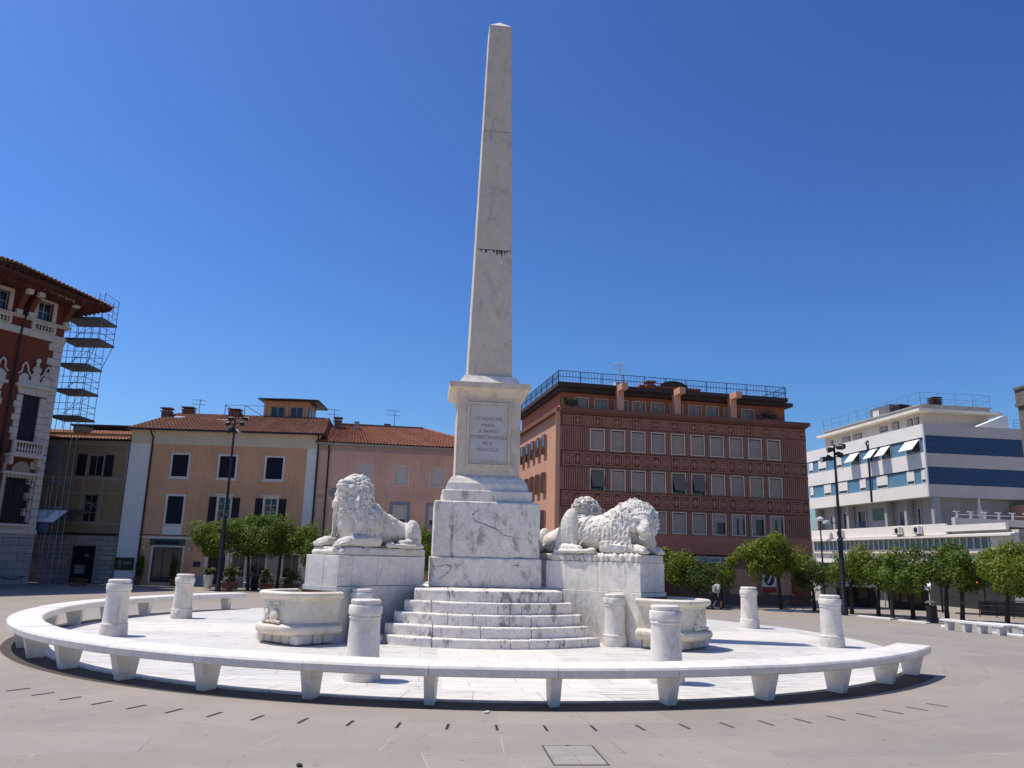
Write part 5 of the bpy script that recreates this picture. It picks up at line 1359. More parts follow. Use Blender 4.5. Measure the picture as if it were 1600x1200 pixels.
# ---- white and blue block
M_wpan = plain('white_panel', (.80, .75, .68), .6, .05, .8, streak=.12)
M_gpan = plain('grey_panel', (.50, .465, .42), .7, .05, .8, streak=.12)
M_blue = plain('light_blue_panel', (.11, .235, .34), .5, .08, .8)
M_navy = plain('navy_panel', (.030, .068, .145), .55, .08, .8)
M_cream2 = plain('cream_plaster', (.60, .53, .43), .9, .08, .8, streak=.3)
wb = empty('white_blue_block', (32.15, 60.0, 0), rad(8), 'white modern block with light and dark blue stripes, balconies and a railed roof terrace', 'apartment block')
LF = empty('left_facade', (0, 0, 0), parent=wb); LF.rotation_euler = (0, 0, rad(-90))     # local x runs back to front: u = -x
def U(a, b): return (-b, -a)
L = 17.6
MB().box(.13, 22, .12, L, 7.0, 12.6).build('upper_core', M_gpan, wb)
m = MB()
for z0, z1 in ((11.58, 12.62), (9.20, 10.40), (7.0, 8.0)): m.box(-L, -.02, -.10, .11, z0, z1)
for z0, z1 in ((11.58, 12.62), (9.20, 10.40), (7.0, 8.0)):
    for x in (4.4, 8.8, 13.2): m.box(-x-.008, -x+.008, -.104, -.1, z0, z1)
m.build('white_bands', M_wpan, LF)
m = MB().box(-L, -.02, .0, .1, 10.41, 11.57).box(-L, -.02, .0, .1, 8.01, 9.19); m.build('blue_strips', M_blue, LF)
MB().box(-L, -.02, -.02, .09, 11.50, 11.575).box(-L, -.02, -.02, .09, 9.12, 9.195).build('shade_line', M_iron2, LF)
for z0, z1, wins in ((10.45, 11.5, [(.45, 2.3, 1), (4.2, 5.55, 1), (5.98, 7.2, 1), (8.65, 10.15, 1), (11.55, 12.45, 0), (14.2, 15.65, 0), (16.6, 17.4, 0)]), (8.05, 9.12, [(.12, .62, 0), (1.45, 2.4, 0), (4.9, 6.45, 0), (8.0, 8.95, 0), (10.85, 12.35, 0), (13.6, 14.85, 0), (16.8, 17.4, 0)])):
    for a, b, op in wins:
        x0, x1 = U(a, b)
        w = MB().box(x0, x1, -.03, -.001, z0, z1).build('window', M_glass, LF)
        frame_mb(x0+.05, x1-.05, z0+.05, z1-.05, .05, -.05, -.031).build('frame', M_white, w)
        if op: MB().raw([(x0+.05, -.06, z1-.03), (x1-.05, -.06, z1-.03), (x1-.05, -.75, z0+.22), (x0+.05, -.75, z0+.22), (x0+.05, -.04, z1-.03), (x1-.05, -.04, z1-.03), (x1-.05, -.73, z0+.20), (x0+.05, -.73, z0+.20)], [(0, 1, 2, 3), (7, 6, 5, 4), (0, 3, 7, 4), (2, 1, 5, 6), (3, 2, 6, 7)]).build('awning_blind', M_white, w)
        else: MB().box(x0+.06, x1-.06, -.048, -.032, z0+.28, z1-.06).build('blind', M_wpan, w)
pipe(LF, [(-7.15, -.1, 12.3), (-7.2, -.3, 12.1), (-7.2, -.16, 11.8), (-7.2, -.16, 7.0)], .08, mat=M_iron2)
# front
m = MB()
for z0, z1 in ((11.75, 12.62), (9.3, 10.35), (7.0, 7.95)): m.box(-.02, 22, -.05, .119, z0, z1)
m.build('grey_bands', M_gpan, wb)
MB().box(.0, 22, .02, .119, 10.36, 11.74).box(.0, 22, .02, .119, 7.96, 9.29).build('navy_bands', M_navy, wb)
m = MB()
for z in (8.4, 8.85, 10.8, 11.27): m.box(.0, 22, .012, .019, z-.006, z+.006)
m.build('panel_joints', M_iron2, wb)
MB().box(-.1, .02, -.11, .0, 7.0, 12.62).build('corner_trim', M_white, wb)
# recessed balcony storey, lower volume reaching further forward
MB().box(.95, 22, 1.0, L, 3.2, 6.99).build('balcony_wall', M_grey, wb)
m = MB(); m.box(-L, 1.55, -.05, .15, 4.10, 4.90).box(1.2, 7.45, -.06, .15, 4.30, 4.75); m.build('balcony_parapet', M_wpan, LF)
MB().box(-L, 8.1, -.32, .5, 3.88, 4.02).box(-L, 8.1, -.02, 1.5, 4.03, 4.09).build('canopy_slab', M_wpan, LF)
MB().box(-L, 5.85, .1, 4, 2.75, 3.05).box(-L, 5.85, .12, 4, 3.83, 3.87).build('strip_frame', M_offwhite, LF)
MB().box(-L, 5.85, .16, .22, 3.05, 3.83).build('strip_windows', M_glassblue, LF)
m = MB()
for i in range(34): x = -L+.7*i; m.box(x, x+.09, .08, .159, 3.05, 3.83)
m.build('mullions', M_white, LF)
MB().box(5.85, 8.1, .0, 4, 2.2, 3.87).box(-L, 8.1, .3, 4.5, 1.9, 2.74).build('mezzanine_wall', M_wpan, LF)
for a, b, z0, z1, blue in ((9.8, 11.05, 4.9, 6.5, 1), (4.3, 5.1, 4.9, 6.2, 1), (.15, .95, 4.9, 6.35, 1), (2.35, 2.75, 4.9, 6.3, 1), (12.9, 13.4, 4.9, 6.4, 1), (15.2, 15.6, 4.9, 6.3, 0)):
    x0, x1 = U(a, b); w = MB().box(x0, x1, .90, .94, z0, z1).build('balcony_door', M_glass, LF)
    if blue: MB().box(x0, x1, .87, .899, z0, z0+.62).build('door_panel', M_navy, w)
    frame_mb(x0+.04, x1-.04, z0, z1-.04, .045, .86, .90, False).build('frame', M_offwhite, w)
x0, x1 = U(6.4, 8.85); w = MB().box(x0, x1, .90, .94, 5.55, 6.55).build('balcony_window', M_glass, LF)
m = MB()
for a in (.0, 3.3, 5.9, 11.6, 13.9, 17.0): x0, x1 = U(a, a+.32); MB().box(x0, x1, .3, .89, 4.09, 6.99).build('column', M_grey, LF)
pass
for a in (1.45, 3.85, 12.35):
    x0, x1 = U(a-.45, a+.45); w = MB().bbox(x0, x1, -.42, -.07, 4.2, 4.82, .03).build('air_conditioner', M_white, LF)
    MB().lathe([(.22, 0), (.22, .01)], 16, ((x0+x1)/2+.1, 0, 0)).build('fan', M_iron2, w, loc=(0, -.421, 4.5)).rotation_euler = (rad(90), 0, 0)
# lower forward wing with a railed terrace
MB().box(.32, 14, -8.1, .9, 2.2, 4.29).build('forward_wing', M_gpan, wb)
MB().box(.6, 14, -1.75, -1.60, 4.80, 5.32).box(.55, .75, -1.9, -1.5, 4.3, 5.35).build('terrace_wall', M_gpan, wb)
m = MB()
for i in range(11): x = .9+1.15*i; m.box(x-.06, x+.06, -1.72, -1.60, 5.33, 5.78).box(x-.22, x+.22, -1.74, -1.58, 5.78, 5.84)
m.box(.9, 12.8, -1.69, -1.64, 5.56, 5.61).build('terrace_rail', M_white, wb)
MB().box(7.6, 12, -.6, .9, 4.8, 6.6).build('orange_annex', M_oran2, wb); MB().box(8.3, 9.3, -.65, -.601, 5.2, 6.2).build('annex_window', M_glass, wb)
MB().lathe([(.2, 5.35), (.22, 6.0), (.10, 6.3), (.08, 6.99)], 12, (4.0, -.2, 0)).build('flue', M_offwhite, wb)
# penthouse
MB().box(1.6, 7.6, 2.3, 17.0, 12.6, 14.0).build('penthouse', M_cream2, wb)
MB().box(.9, 8.4, 1.5, 17.3, 14.0, 14.22).build('penthouse_roof', M_offwhite, wb); MB().box(1.6, 7.8, 2.2, 17.0, 14.225, 14.62).box(1.5, 7.9, 2.1, 17.1, 14.62, 14.70).build('roof_kerb', M_grey, wb)
for a, b, z0, z1 in ((2.6, 3.2, 12.75, 13.7), (3.4, 4.1, 12.75, 13.7), (5.2, 6.1, 12.75, 13.75), (6.8, 7.9, 13.2, 13.65), (10.7, 12.0, 12.7, 13.6), (12.6, 13.9, 12.7, 13.6), (15.5, 16, 13, 13.6)):
    w = MB().box(1.56, 1.599, a, b, z0, z1).build('window', M_glass, wb); MB().box(1.54, 1.559, a+.06, b-.06, z0+.1, z1-.06).build('blind', M_curt, w)
m = MB(); m.box(2.4, 4.6, 7.5, 10.4, 14.7, 15.75).build('plant_room', plain('plant_grey', (.16, .16, .17), .8, .1), wb); MB().box(2.35, 2.39, 9.0, 9.9, 14.9, 15.5).build('vent_panel', M_white, wb)
for x, y in ((2.8, 6.6), (3.4, 3.0)):
    m = MB(); m.box(x, x+.7, y, y+.7, 14.7, 15.0)
    for k in range(4): m.box(x-.08, x+.78, y-.08, y+.78, 15.05+.15*k, 15.12+.15*k)
    m.build('vent_cap', M_slab, wb)
m = MB(); rails(m, [(1.55, 17, 14.7), (1.55, 2.15, 14.7), (7.85, 2.15, 14.7), (7.85, 10, 14.7)], 1.0, 2, 1.5, .015); rails(m, [(8.2, .3, 12.62), (14, .3, 12.62)], .8, 3, 1.4, .022); m.build('roof_railing', plain('rail_grey', (.10, .11, .13), .5, .1), wb)
m = MB(); m.vprism([(4.8, 12.62), (7.9, 12.62), (7.9, 13.75), (7.6, 13.75)], .5, 1.2).build('sloped_wall', M_white, wb)
# dark glazed ground floor
MB().box(.6, 14, -7.6, L, GZ, 3.0).build('ground_floor', plain('dark_shopfront', (.035, .033, .034), .4, .3, 1.0), wb)

# ---- brick tower at the right edge
bt = empty('brick_tower', (31.4, 45.6, 0), rad(8), 'slim grey brown brick tower with a corniced top, cut by the right edge', 'tower')
M_tbrick = blockwork('tower_brick', (.20, .165, .135), .3, .12, (.11, .10, .09))
MB().box(.12, 3, .1, 1.6, GZ, 11.5).build('shaft', M_tbrick, bt); MB().box(.0, 3.1, .0, 1.7, 11.5, 11.7).box(.05, 3.05, .05, 1.65, 11.7, 12.55).box(-.03, 3.15, -.03, 1.7, 12.55, 12.7).build('top', M_tbrick, bt)
m = MB()
for i in range(5): m.box(.8+.3*i, .95+.3*i, .04, .099, 6.5, 11.2)
m.build('flutes', M_tbrick, bt)
# ------------------------------------------------------------------ trees
M_bark = plain('bark', (.045, .036, .028), .95, .3, 6.0, bump=.4, bs=20)
M_leafA = leafmat('leaf_green', (.062, .120, .012), (.155, .24, .024), (.205, .24, .028))
M_leafB = leafmat('leaf_dark', (.045, .085, .014), (.10, .16, .026), (.12, .16, .026))
M_leafC = leafmat('leaf_yellow', (.095, .155, .012), (.215, .275, .024), (.28, .24, .026))
M_fruit = plain('orange_fruit', (.65, .20, .02), .5, .1)
def tree(base, crowns, leaf, seed, label, group=None, n=1.0, fruit=0, size=.078):
    """tapered trunk with limbs reaching into every lobe of the crown; leaves fill the lobes near their skin"""
    rg = random.Random(seed); B = Vector(base)
    e = empty('orange_tree', base, 0, label, 'tree', group)
    cs = [(Vector(c)-B, (r[0]*1.32, r[1]*1.25, r[2]*1.0)) for c, r in crowns]
    mean = sum((c for c, r in cs), Vector())/len(cs); zf = min(c.z-r[2]*.75 for c, r in cs)
    fork = Vector((mean.x*.18, mean.y*.18, max(.7, zf*.92)))
    m = MB(); m.tube([(0, 0, -.1), (fork.x*.3+rg.uniform(-.03, .03), fork.y*.3, fork.z*.4), fork], .135, 8, .095)
    for c, r in cs:
        for k in range(3):
            t = c+Vector((rg.uniform(-.5, .5)*r[0], rg.uniform(-.5, .5)*r[1], rg.uniform(-.1, .4)*r[2])); q = fork.lerp(t, .5)+Vector((0, 0, -.08))
            m.tube([fork, q, t], .065, 6, .02)
    m.build('trunk', M_bark, e)
    V = []; F = []; n *= rg.uniform(.75, 1.15)
    for c, r in cs:
        lobes = []
        for i in range(22):
            d = Vector((rg.gauss(0, 1), rg.gauss(0, 1), rg.gauss(0, .8))).normalized()
            lobes.append((c+Vector((d.x*r[0], d.y*r[1], d.z*r[2]))*rg.uniform(.45, .86), rg.uniform(.22, .50)*min(r[0], r[1], r[2]*1.3)))
        num = int(n*2300*r[0]*max(r[1], r[2]))
        for i in range(num):
            lc, lr = rg.choice(lobes)
            d = Vector((rg.gauss(0, 1), rg.gauss(0, 1), rg.gauss(0, 1))).normalized()
            p = lc+d*lr*rg.uniform(.55, 1.12)
            nrm = (d+Vector((rg.gauss(0, .6), rg.gauss(0, .6), rg.gauss(0, .6)+.35))).normalized()
            a = nrm.orthogonal().normalized(); a = (Matrix.Rotation(rg.uniform(0, 6.28), 3, nrm) @ a); b = nrm.cross(a)
            l = size*rg.uniform(.5, 1.5); k = len(V)
            V += [p-a*l, p+b*l*.5-nrm*l*.12, p+a*l, p-b*l*.5-nrm*l*.12]; F.append((k, k+1, k+2, k+3))
    MB().raw(V, F).build('crown', leaf, e)
    if fruit:
        m = MB()
        for i in range(fruit):
            c, r = rg.choice(cs); d = Vector((rg.uniform(-1, 1), -abs(rg.gauss(.6, .3)), rg.gauss(0, .4))).normalized(); p = c+Vector((d.x*r[0], d.y*r[1], d.z*r[2]))*.98
            m.lathe([(.0, -.05), (.04, -.03), (.05, .0), (.04, .03), (.0, .05)], 8, p)
        m.build('fruit', M_fruit, e, smooth=0)
    return e
GT = 'clipped orange trees around the square'
tree((-18.2, 56.8, -1.1), [((-20.3, 56.2, 2.5), (1.75, 1.5, 1.25)), ((-18.7, 56.8, 3.2), (1.4, 1.4, 1.15)), ((-17.8, 56.6, 2.3), (1.4, 1.3, 1.2))], M_leafA, 1, 'forked orange tree beside the left lamp post, in front of the peach house', GT)
tree((-16.3, 57.2, -1.1), [((-16.7, 57.0, 2.8), (1.6, 1.5, 1.35)), ((-14.9, 57.2, 2.6), (1.2, 1.2, 1.3))], M_leafA, 2, 'orange tree touching the forked one, near the white strip of the peach house', GT)
tree((-13.4, 56.5, -1.1), [((-13.2, 56.5, 1.6), (1.3, 1.2, 1.4))], M_leafA, 3, 'low tree showing only at the paws of the lion that looks up', GT)
tree((-6.0, 56.0, -1.1), [((-6.1, 56, 1.5), (1.5, 1.4, 1.5)), ((-5.8, 56.2, 2.7), (.9, 1, .9))], M_leafA, 4, 'tree showing in the gap between the left pedestal and the obelisk plinth', GT)
tree((10.5, 49.6, -1.1), [((10.2, 49.6, 1.25), (1.15, 1.1, 1.2)), ((9.6, 49.9, 1.9), (.7, .8, .6))], M_leafC, 5, 'bright tree just right of the lion with the lowered head', GT)
tree((11.7, 49.4, -1.1), [((11.6, 49.4, .75), (1.05, 1.0, 1.05))], M_leafB, 6, 'small dark clipped tree below the shop sign, left of the walking person', GT)
tree((13.4, 50.2, -1.1), [((13.35, 50.2, .85), (.95, .9, 1.05))], M_leafA, 7, 'small clipped tree directly behind the walking person', GT)
tree((16.85, 49.5, -1.1), [((15.2, 49.4, 1.85), (1.35, 1.4, 1.1)), ((17.0, 49.6, 2.2), (1.5, 1.4, 1.2)), ((16.2, 49.0, 2.7), (1.0, 1.0, .8))], M_leafC, 8, 'broad bright orange tree in front of the brown office block, beside the bicycle', GT)
tree((18.99, 49.8, -1.1), [((18.9, 49.8, .95), (1.15, 1.1, 1.15))], M_leafB, 9, 'dark tree just left of the right lamp post', GT)
tree((20.26, 47.4, -1.1), [((20.5, 47.4, 1.35), (1.15, 1.1, 1.1))], M_leafA, 10, 'orange tree just right of the right lamp post', GT)
tree((21.25, 46.2, -1.1), [((21.5, 46.2, 1.55), (1.45, 1.3, 1.25)), ((22.2, 46.4, 1.3), (1.1, 1.1, 1.1))], M_leafC, 11, 'yellowish orange tree in front of the white awnings', GT)
tree((20.89, 43.8, -1.1), [((21.4, 43.8, 1.25), (1.2, 1.2, 1.1))], M_leafA, 12, 'orange tree with slanting trunk between the awnings and the bin', GT)
tree((22.23, 44.2, -1.1), [((22.7, 44.8, 1.7), (1.15, 1.2, 1.35))], M_leafB, 13, 'darkest tree of the right row, left of the litter bin', GT)
tree((23.59, 43.3, -1.1), [((24.0, 43.3, 1.5), (1.2, 1.2, 1.15)), ((24.3, 43.4, 2.4), (.7, .8, .75))], M_leafA, 14, 'tall green tree behind the first stone bench on the right', GT)
tree((24.27, 43.1, -1.1), [((25.1, 43.2, 1.35), (1.15, 1.1, 1.1))], M_leafA, 15, 'orange tree with thin trunk between the two right hand stone benches', GT)
tree((24.86, 40.2, -1.1), [((25.2, 40.2, 1.6), (1.5, 1.5, 1.25)), ((27.0, 40.4, 1.9), (1.5, 1.5, 1.3))], M_leafC, 16, 'big yellowing orange tree with a few ripe fruits at the right edge', GT, fruit=6)

# ------------------------------------------------------------------ street lamps with clusters of floodlights
M_pole = plain('pole_dark', (.030, .033, .040), .45, .15, metal=.4)
M_polelt = plain('pole_grey', (.10, .105, .12), .45, .15, metal=.3)
M_lens = plain('lamp_glass', (.45, .46, .48), .25, .1)
def lamp(loc, h, seed, label, heads, small=None):
    rg = random.Random(seed); e = empty('street_lamp', loc, 0, label, 'street lamp', 'lamp posts with floodlight clusters')
    MB().lathe([(.19, 0), (.19, .35), (.14, .42), (.125, h*.42), (.10, h*.43), (.06, h-.3), (.05, h)], 14).build('pole', M_pole, e, smooth=40)
    MB().lathe([(.17, h*.425), (.17, h*.44)], 14).lathe([(.12, h*.28), (.13, h*.29), (.12, h*.3)], 14).build('collar', M_polelt, e)
    m = MB()
    for z, a, L, t in heads: m.tube([(0, 0, z), (L*math.cos(a), L*math.sin(a), z+.05)], .035, 6)
    m.build('arm', M_pole, e)
    for z, a, L, t in heads:
        hd = MB().lathe([(.05, -.26), (.12, -.22), (.15, -.10), (.16, .10), (.17, .12)], 14).build('floodlight', M_pole, e, smooth=40)
        hd.location = (L*math.cos(a), L*math.sin(a), z); hd.rotation_euler = (0, rad(t), a)
        MB().lathe([(.15, .12), (.15, .13)], 14).build('lens', M_lens, hd)
    if small:
        z, dx = small; MB().tube([(0, 0, z), (dx, 0, z+.02)], .03, 6).build('bracket', M_pole, e)
        MB().lathe([(.05, .16), (.2, .12), (.24, .0), (.22, -.06), (.1, -.1)], 14, (dx*1.3, 0, z)).build('lantern', M_lens, e, smooth=40)
    return e
lamp((-19.3, 54.0, -1.1), 11.75, 1, 'tall dark lamp post with a floodlight cluster in front of the peach house', [(11.7, 3.0, .35, 95), (11.75, .2, .75, 100), (11.3, 3.4, .5, 120), (10.9, 2.8, .4, 115), (11.4, .1, .55, 80), (10.75, -.4, .35, 125), (11.0, 2.4, .3, 60)])
lamp((19.25, 46.0, -1.1), 9.75, 2, 'slim lamp post with a floodlight cluster rising among the right hand trees', [(9.7, .2, .55, 95), (9.45, 3.0, .3, 100), (9.2, .4, .4, 110), (8.85, 3.3, .75, 105), (9.6, -.5, .35, 90), (9.0, 2.6, .35, 60)], (5.15, -.55))
e = empty('street_lamp', (29.2, 74.0, -1.1), 0, 'short lamp post with a shaded head, far off between the brown and white blocks', 'street lamp')
MB().lathe([(.1, 0), (.06, 6.9)], 10).build('pole', M_pole, e); MB().lathe([(.05, 7.2), (.4, 7.0), (.42, 6.9), (.2, 6.8)], 12).build('head', M_lens, e, smooth=40)

# ------------------------------------------------------------------ scaffolding
M_scaf = plain('scaffold_steel', (.13, .17, .25), .5, .2, metal=.3)
M_deck = plain('scaffold_deck', (.13, .135, .155), .9, .2)
sf = empty('upper_scaffold', (-35.0, 58.2, 0), 0, 'tube scaffold with six decks climbing the far side of the red palace', 'scaffolding')
X0, X1, XT = .1, 2.35, 3.05
ZD = [11.2, 13.25, 15.25, 17.25, 18.95]
m = MB()
for x in (X0, 1.25, X1):
    for y in (0, 1.1, 2.2): m.bar((x, y, 10.2), (x, y, 20.0), .026)
m.bar((XT, 0, 17.3), (XT, 0, 21.0), .03).bar((XT, 2.2, 17.3), (XT, 2.2, 21.0), .03)
for y in (0, 2.2): m.bar((X1, y, 15.3), (XT, y, 17.2), .03).bar((X1+.3, y, 19.6), (X1+.3, y, 21.0), .03)
for i, z in enumerate(ZD):
    xe = XT if i > 2 else X1
    for y in (0, 2.2):
        for dz in (.5, 1.0): m.bar((X0, y, z+dz), (xe, y, z+dz), .022)
    for dz in (.5, 1.0): m.bar((xe, 0, z+dz), (xe, 2.2, z+dz), .022)
    a = (X0, 1.1, z+.1); b = (X1, 1.1, z+1.7)
    if i < 4: m.bar(a, b, .02).bar((1.25, 0, z+.1), (X1, 0, z+1.8), .02)
for dz in (.45, .95): m.bar((X1+.3, 0, 20.0+dz), (XT, 0, 20.0+dz), .022).bar((XT, 0, 20.0+dz), (XT, 2.2, 20.0+dz), .022)
m.build('frame', M_scaf, sf)
for i, z in enumerate(ZD):
    MB().box(X0, (XT if i > 2 else X1)+.05, -.05, 2.3, z-.12, z+.05).build('deck', M_deck, sf)
sf2 = empty('ground_scaffold', (-34.6, 55.9, -1.1), 0, 'tube scaffold on the ground in front of the left half of the ochre house', 'scaffolding')
m = MB()
for x, t in ((.35, 10.4), (1.2, 7.0), (1.9, 8.6), (2.75, 10.6)):
    for y in (.35, 1.1): m.bar((x, y, 0), (x, y, t), .032)
for z in (2.0, 3.6, 5.4, 7.2, 8.9):
    for y in (.35, 1.1): m.bar((.3, y, z), (2.8, y, z), .026)
for a, b in (((.35, .3, .1), (1.9, .3, 2.0)), ((2.75, .3, .1), (1.3, .3, 3.4)), ((.35, .3, 3.6), (2.7, .3, 5.4)), ((.35, .3, 5.4), (2.7, .3, 7.2)), ((1.2, .3, .1), (2.75, .3, 2.0))): m.bar(a, b, .022)
m.build('frame', M_scaf, sf2)
MB().box(.3, 2.1, .28, .32, 3.65, 4.3).build('board', plain('blue_board', (.08, .10, .16), .7, .1), sf2)
MB().raw([(.2, .1, 4.35), (2.5, .1, 4.35), (2.9, 1.0, 5.2), (.3, 1.0, 5.2), (.2, .13, 4.33), (2.5, .13, 4.33), (2.9, 1.03, 5.18), (.3, 1.03, 5.18)], [(0, 1, 2, 3), (7, 6, 5, 4), (0, 4, 5, 1), (1, 5, 6, 2), (2, 6, 7, 3), (3, 7, 4, 0)]).build('white_sheet', M_white, sf2)
MB().box(.3, 2.0, .4, 1.0, 1.94, 1.99).build('deck', M_deck, sf2)
t_ = NT('debris_net'); t_.done((.10, .11, .12), .9, .1); tr = t_.n('BsdfTransparent'); mx = t_.n('MixShader'); mx.inputs[0].default_value = .55
t_.t.links.new(t_.b.outputs[0], mx.inputs[2]); t_.t.links.new(tr.outputs[0], mx.inputs[1]); t_.t.links.new(mx.outputs[0], t_.t.nodes['Material Output'].inputs[0])
MB().box(.4, 2.2, .31, .325, 7.7, 9.9).build('debris_net', t_.m, sf2)

# ------------------------------------------------------------------ things on the right side of the square
M_mar2 = marble('bench_stone', (.74, .73, .70), (.45, .45, .45), 2.0, .4, stain=.3, objvar=5.0)
def stone_bench(p, q, label, z=-1.08):
    p, q = Vector(p), Vector(q); d = q-p; L = d.length; a = math.atan2(d.y, d.x)
    e = empty('stone_bench', (p.x, p.y, gz((p.x+q.x)/2, (p.y+q.y)/2)), a, label, 'bench', 'straight stone benches by the trees')
    MB().bbox(0, L, -.24, .24, .36, .46, .015).build('seat', M_mar2, e)
    for t in (.08, .36, .60, .88):
        MB().frustum(L*t+.07, 0, .07, .17, 0, .10, .21, .36).build('leg', M_mar2, e)
    return e
stone_bench((19.7, 36.5), (20.55, 33.2), 'low white stone bench right of the ring, the first of three, nearest the bin')
stone_bench((21.0, 36.2), (22.2, 34.6), 'short stretch of white stone bench behind the other two right hand benches')
stone_bench((20.75, 32.6), (22.2, 29.6), 'white stone bench cut by the right edge of the photo')
kb = None
for i, (x0, y0, x1, y1) in enumerate(((19.7, 45.2, 20.6, 43.2), (20.7, 42.6, 21.3, 40.9), (21.2, 39.2, 20.6, 38.0), (15.8, 48.6, 18.2, 48.2), (21.4, 33.4, 21.0, 34.9))):
    L = math.hypot(x1-x0, y1-y0); lab = ['flush white kerb stone by the awnings, at the foot of the slanting tree', 'flush white kerb stone left of the litter bin', 'flush white kerb stone at the left end of the first right hand bench', 'flush white kerb stone under the bicycle', 'white kerb stone between the right hand benches'][i]
    o = MB().bbox(0, L, -.16, .16, -.08, .08, .02).build('kerb_stone', M_mar2, loc=(x0, y0, gz(x0, y0)), rz=math.atan2(y1-y0, x1-x0)); tag(o, lab, 'kerb', 'white kerb stones of the tree beds')
bn = empty('litter_bin', (21.84, 41.5, gz(21.84, 41.5)), 0, 'dark domed litter bin beside the first right hand stone bench', 'litter bin', 'dark litter bins')
def bin_parts(b):
    MB().lathe([(.24, 0), (.26, .05), (.26, .85), (.23, .88)], 16).build('body', M_iron, b, smooth=40); MB().lathe([(.31, .98), (.30, 1.02), (.2, 1.09), (.05, 1.13)], 16).build('lid', plain('bin_lid', (.09, .09, .085), .5, .1), b, smooth=40)
    m = MB()
    for k in range(3): a = 2.1*k; m.bar((.22*math.cos(a), .22*math.sin(a), .85), (.24*math.cos(a), .24*math.sin(a), 1.0), .02)
    m.build('lid_stay', M_iron, b)
bin_parts(bn)
c = copy_tree(bn); c.location = (-18.0, 57.6, -1.1); tag(c, 'dark domed litter bin among the planters below the forked orange tree')
stl = empty('stone_stele', (30.15, 47.2, -1.1), rad(-30), 'slim pale upright slab with a grey side, near the right edge', 'stele')
MB().bbox(-.28, .28, -.03, .03, 0, 1.35, .01).build('slab', M_mar2, stl); MB().bbox(.285, .62, -.02, .10, 0, 1.38, .01).build('side_slab', M_grey, stl)
def awning(x0, y0, x1, y1, z, label):
    L = math.hypot(x1-x0, y1-y0); e = empty('awning', (x0, y0, -1.1), math.atan2(y1-y0, x1-x0), label, 'awning', 'white awnings in front of the white block')
    M_aw = plain('awning_canvas', (.68, .66, .62), .9, .06)
    m = MB(); m.raw([(0, 0, z), (L, 0, z), (L, 1.5, z+.35), (0, 1.5, z+.35), (0, 0, z-.04), (L, 0, z-.04), (L, 1.5, z+.31), (0, 1.5, z+.31)], [(0, 1, 2, 3), (7, 6, 5, 4), (1, 5, 6, 2), (3, 7, 4, 0), (2, 6, 7, 3)])
    n = int(L/.35)
    for i in range(n): a, b = L*i/n, L*(i+1)/n; m.raw([(a, -.01, z), (b, -.01, z), (b, -.01, z-.24), ((a+b)/2, -.01, z-.29), (a, -.01, z-.24), (a, 0, z), (b, 0, z), (b, 0, z-.24), ((a+b)/2, 0, z-.29), (a, 0, z-.24)], [(0, 4, 3, 2, 1), (5, 6, 7, 8, 9)])
    m.build('canvas', M_aw, e)
    m = MB()
    for t in (.04, .96): m.bar((L*t, .05, 0), (L*t, .05, z-.03), .035)
    m.build('post', M_offwhite, e)
    m = MB(); m.box(.2, L-.2, 1.3, 2.4, 0, z+.2); m.build('stall_front', plain('stall_dark', (.04, .032, .03), .6, .4, 2.0), e)
    m = MB(); rg = random.Random(int(L*50))
    x = .3
    while x < L-.5: w_ = rg.uniform(.25, .6); m.box(x, x+w_, 1.25, 1.295, .2+rg.random()*.4, 1.0+rg.random()*.5); x += w_+rg.uniform(.1, .5)
    m.build('goods', plain('stall_goods', (.16, .10, .075), .8, .6, 3.0), e)
awning(22.3, 55.2, 24.9, 53.9, 1.65, 'left white awning with scalloped edge behind the trees, nearest the right lamp post')
awning(25.1, 53.7, 27.6, 52.3, 1.60, 'right white awning with scalloped edge behind the yellowish orange tree')
tn = empty('dark_tent', (27.3, 50.6, -1.1), rad(-30), 'black open gazebo behind the litter bin, right of the awnings', 'gazebo')
m = MB()
for x in (0, 2.4):
    for y in (0, 2.0): m.bar((x, y, 0), (x, y, 1.9), .04)
m.build('legs', M_iron2, tn); MB().raw([(-.1, -.1, 1.85), (2.5, -.1, 1.85), (2.5, 2.1, 1.85), (-.1, 2.1, 1.85), (1.2, 1, 2.5)], [(0, 1, 4), (1, 2, 4), (2, 3, 4), (3, 0, 4), (3, 2, 1, 0)]).build('roof', M_iron2, tn)
vr = empty('dark_fence', (28.0, 47.8, -1.1), rad(-28), 'low dark railing with glass panels left of the pale upright slab', 'railing')
m = MB(); rails(m, [(0, 0, 0), (3.4, 0, 0)], 1.0, 3, .85, .03); m.build('rails', M_iron2, vr); MB().box(.05, 3.35, .04, .055, .1, .92).build('panel', M_glass, vr)

# bicycle
bk = empty('bicycle', (16.7, 47.6, gz(16.7, 47.6)), rad(-6), 'dark bicycle leaning by the trunk of the broad bright orange tree', 'bicycle')
def wheel(x):
    m = MB(); n = 28; m.tube([(x+.33*math.cos(2*math.pi*i/n), 0, .34+.33*math.sin(2*math.pi*i/n)) for i in range(n+1)], .022, 6); w = m.build('wheel', M_iron2, bk)
    m = MB()
    for i in range(12): a = 2*math.pi*i/12; m.bar((x, 0, .34), (x+.32*math.cos(a), 0, .34+.32*math.sin(a)), .003)
    m.lathe([(.03, -.04), (.03, .04)], 8, (x, 0, .34)).build('spokes', M_polelt, w)
wheel(0); wheel(1.05)
MB().tube([(0, 0, .34), (.42, 0, .32), (.86, 0, .78), (.33, 0, .80), (.42, 0, .32)], .022, 6).tube([(0, 0, .34), (.33, 0, .80), (.30, 0, .92)], .018, 6).tube([(1.05, 0, .34), (.86, 0, .78), (.82, 0, .98)], .02, 6).build('frame', M_iron2, bk)
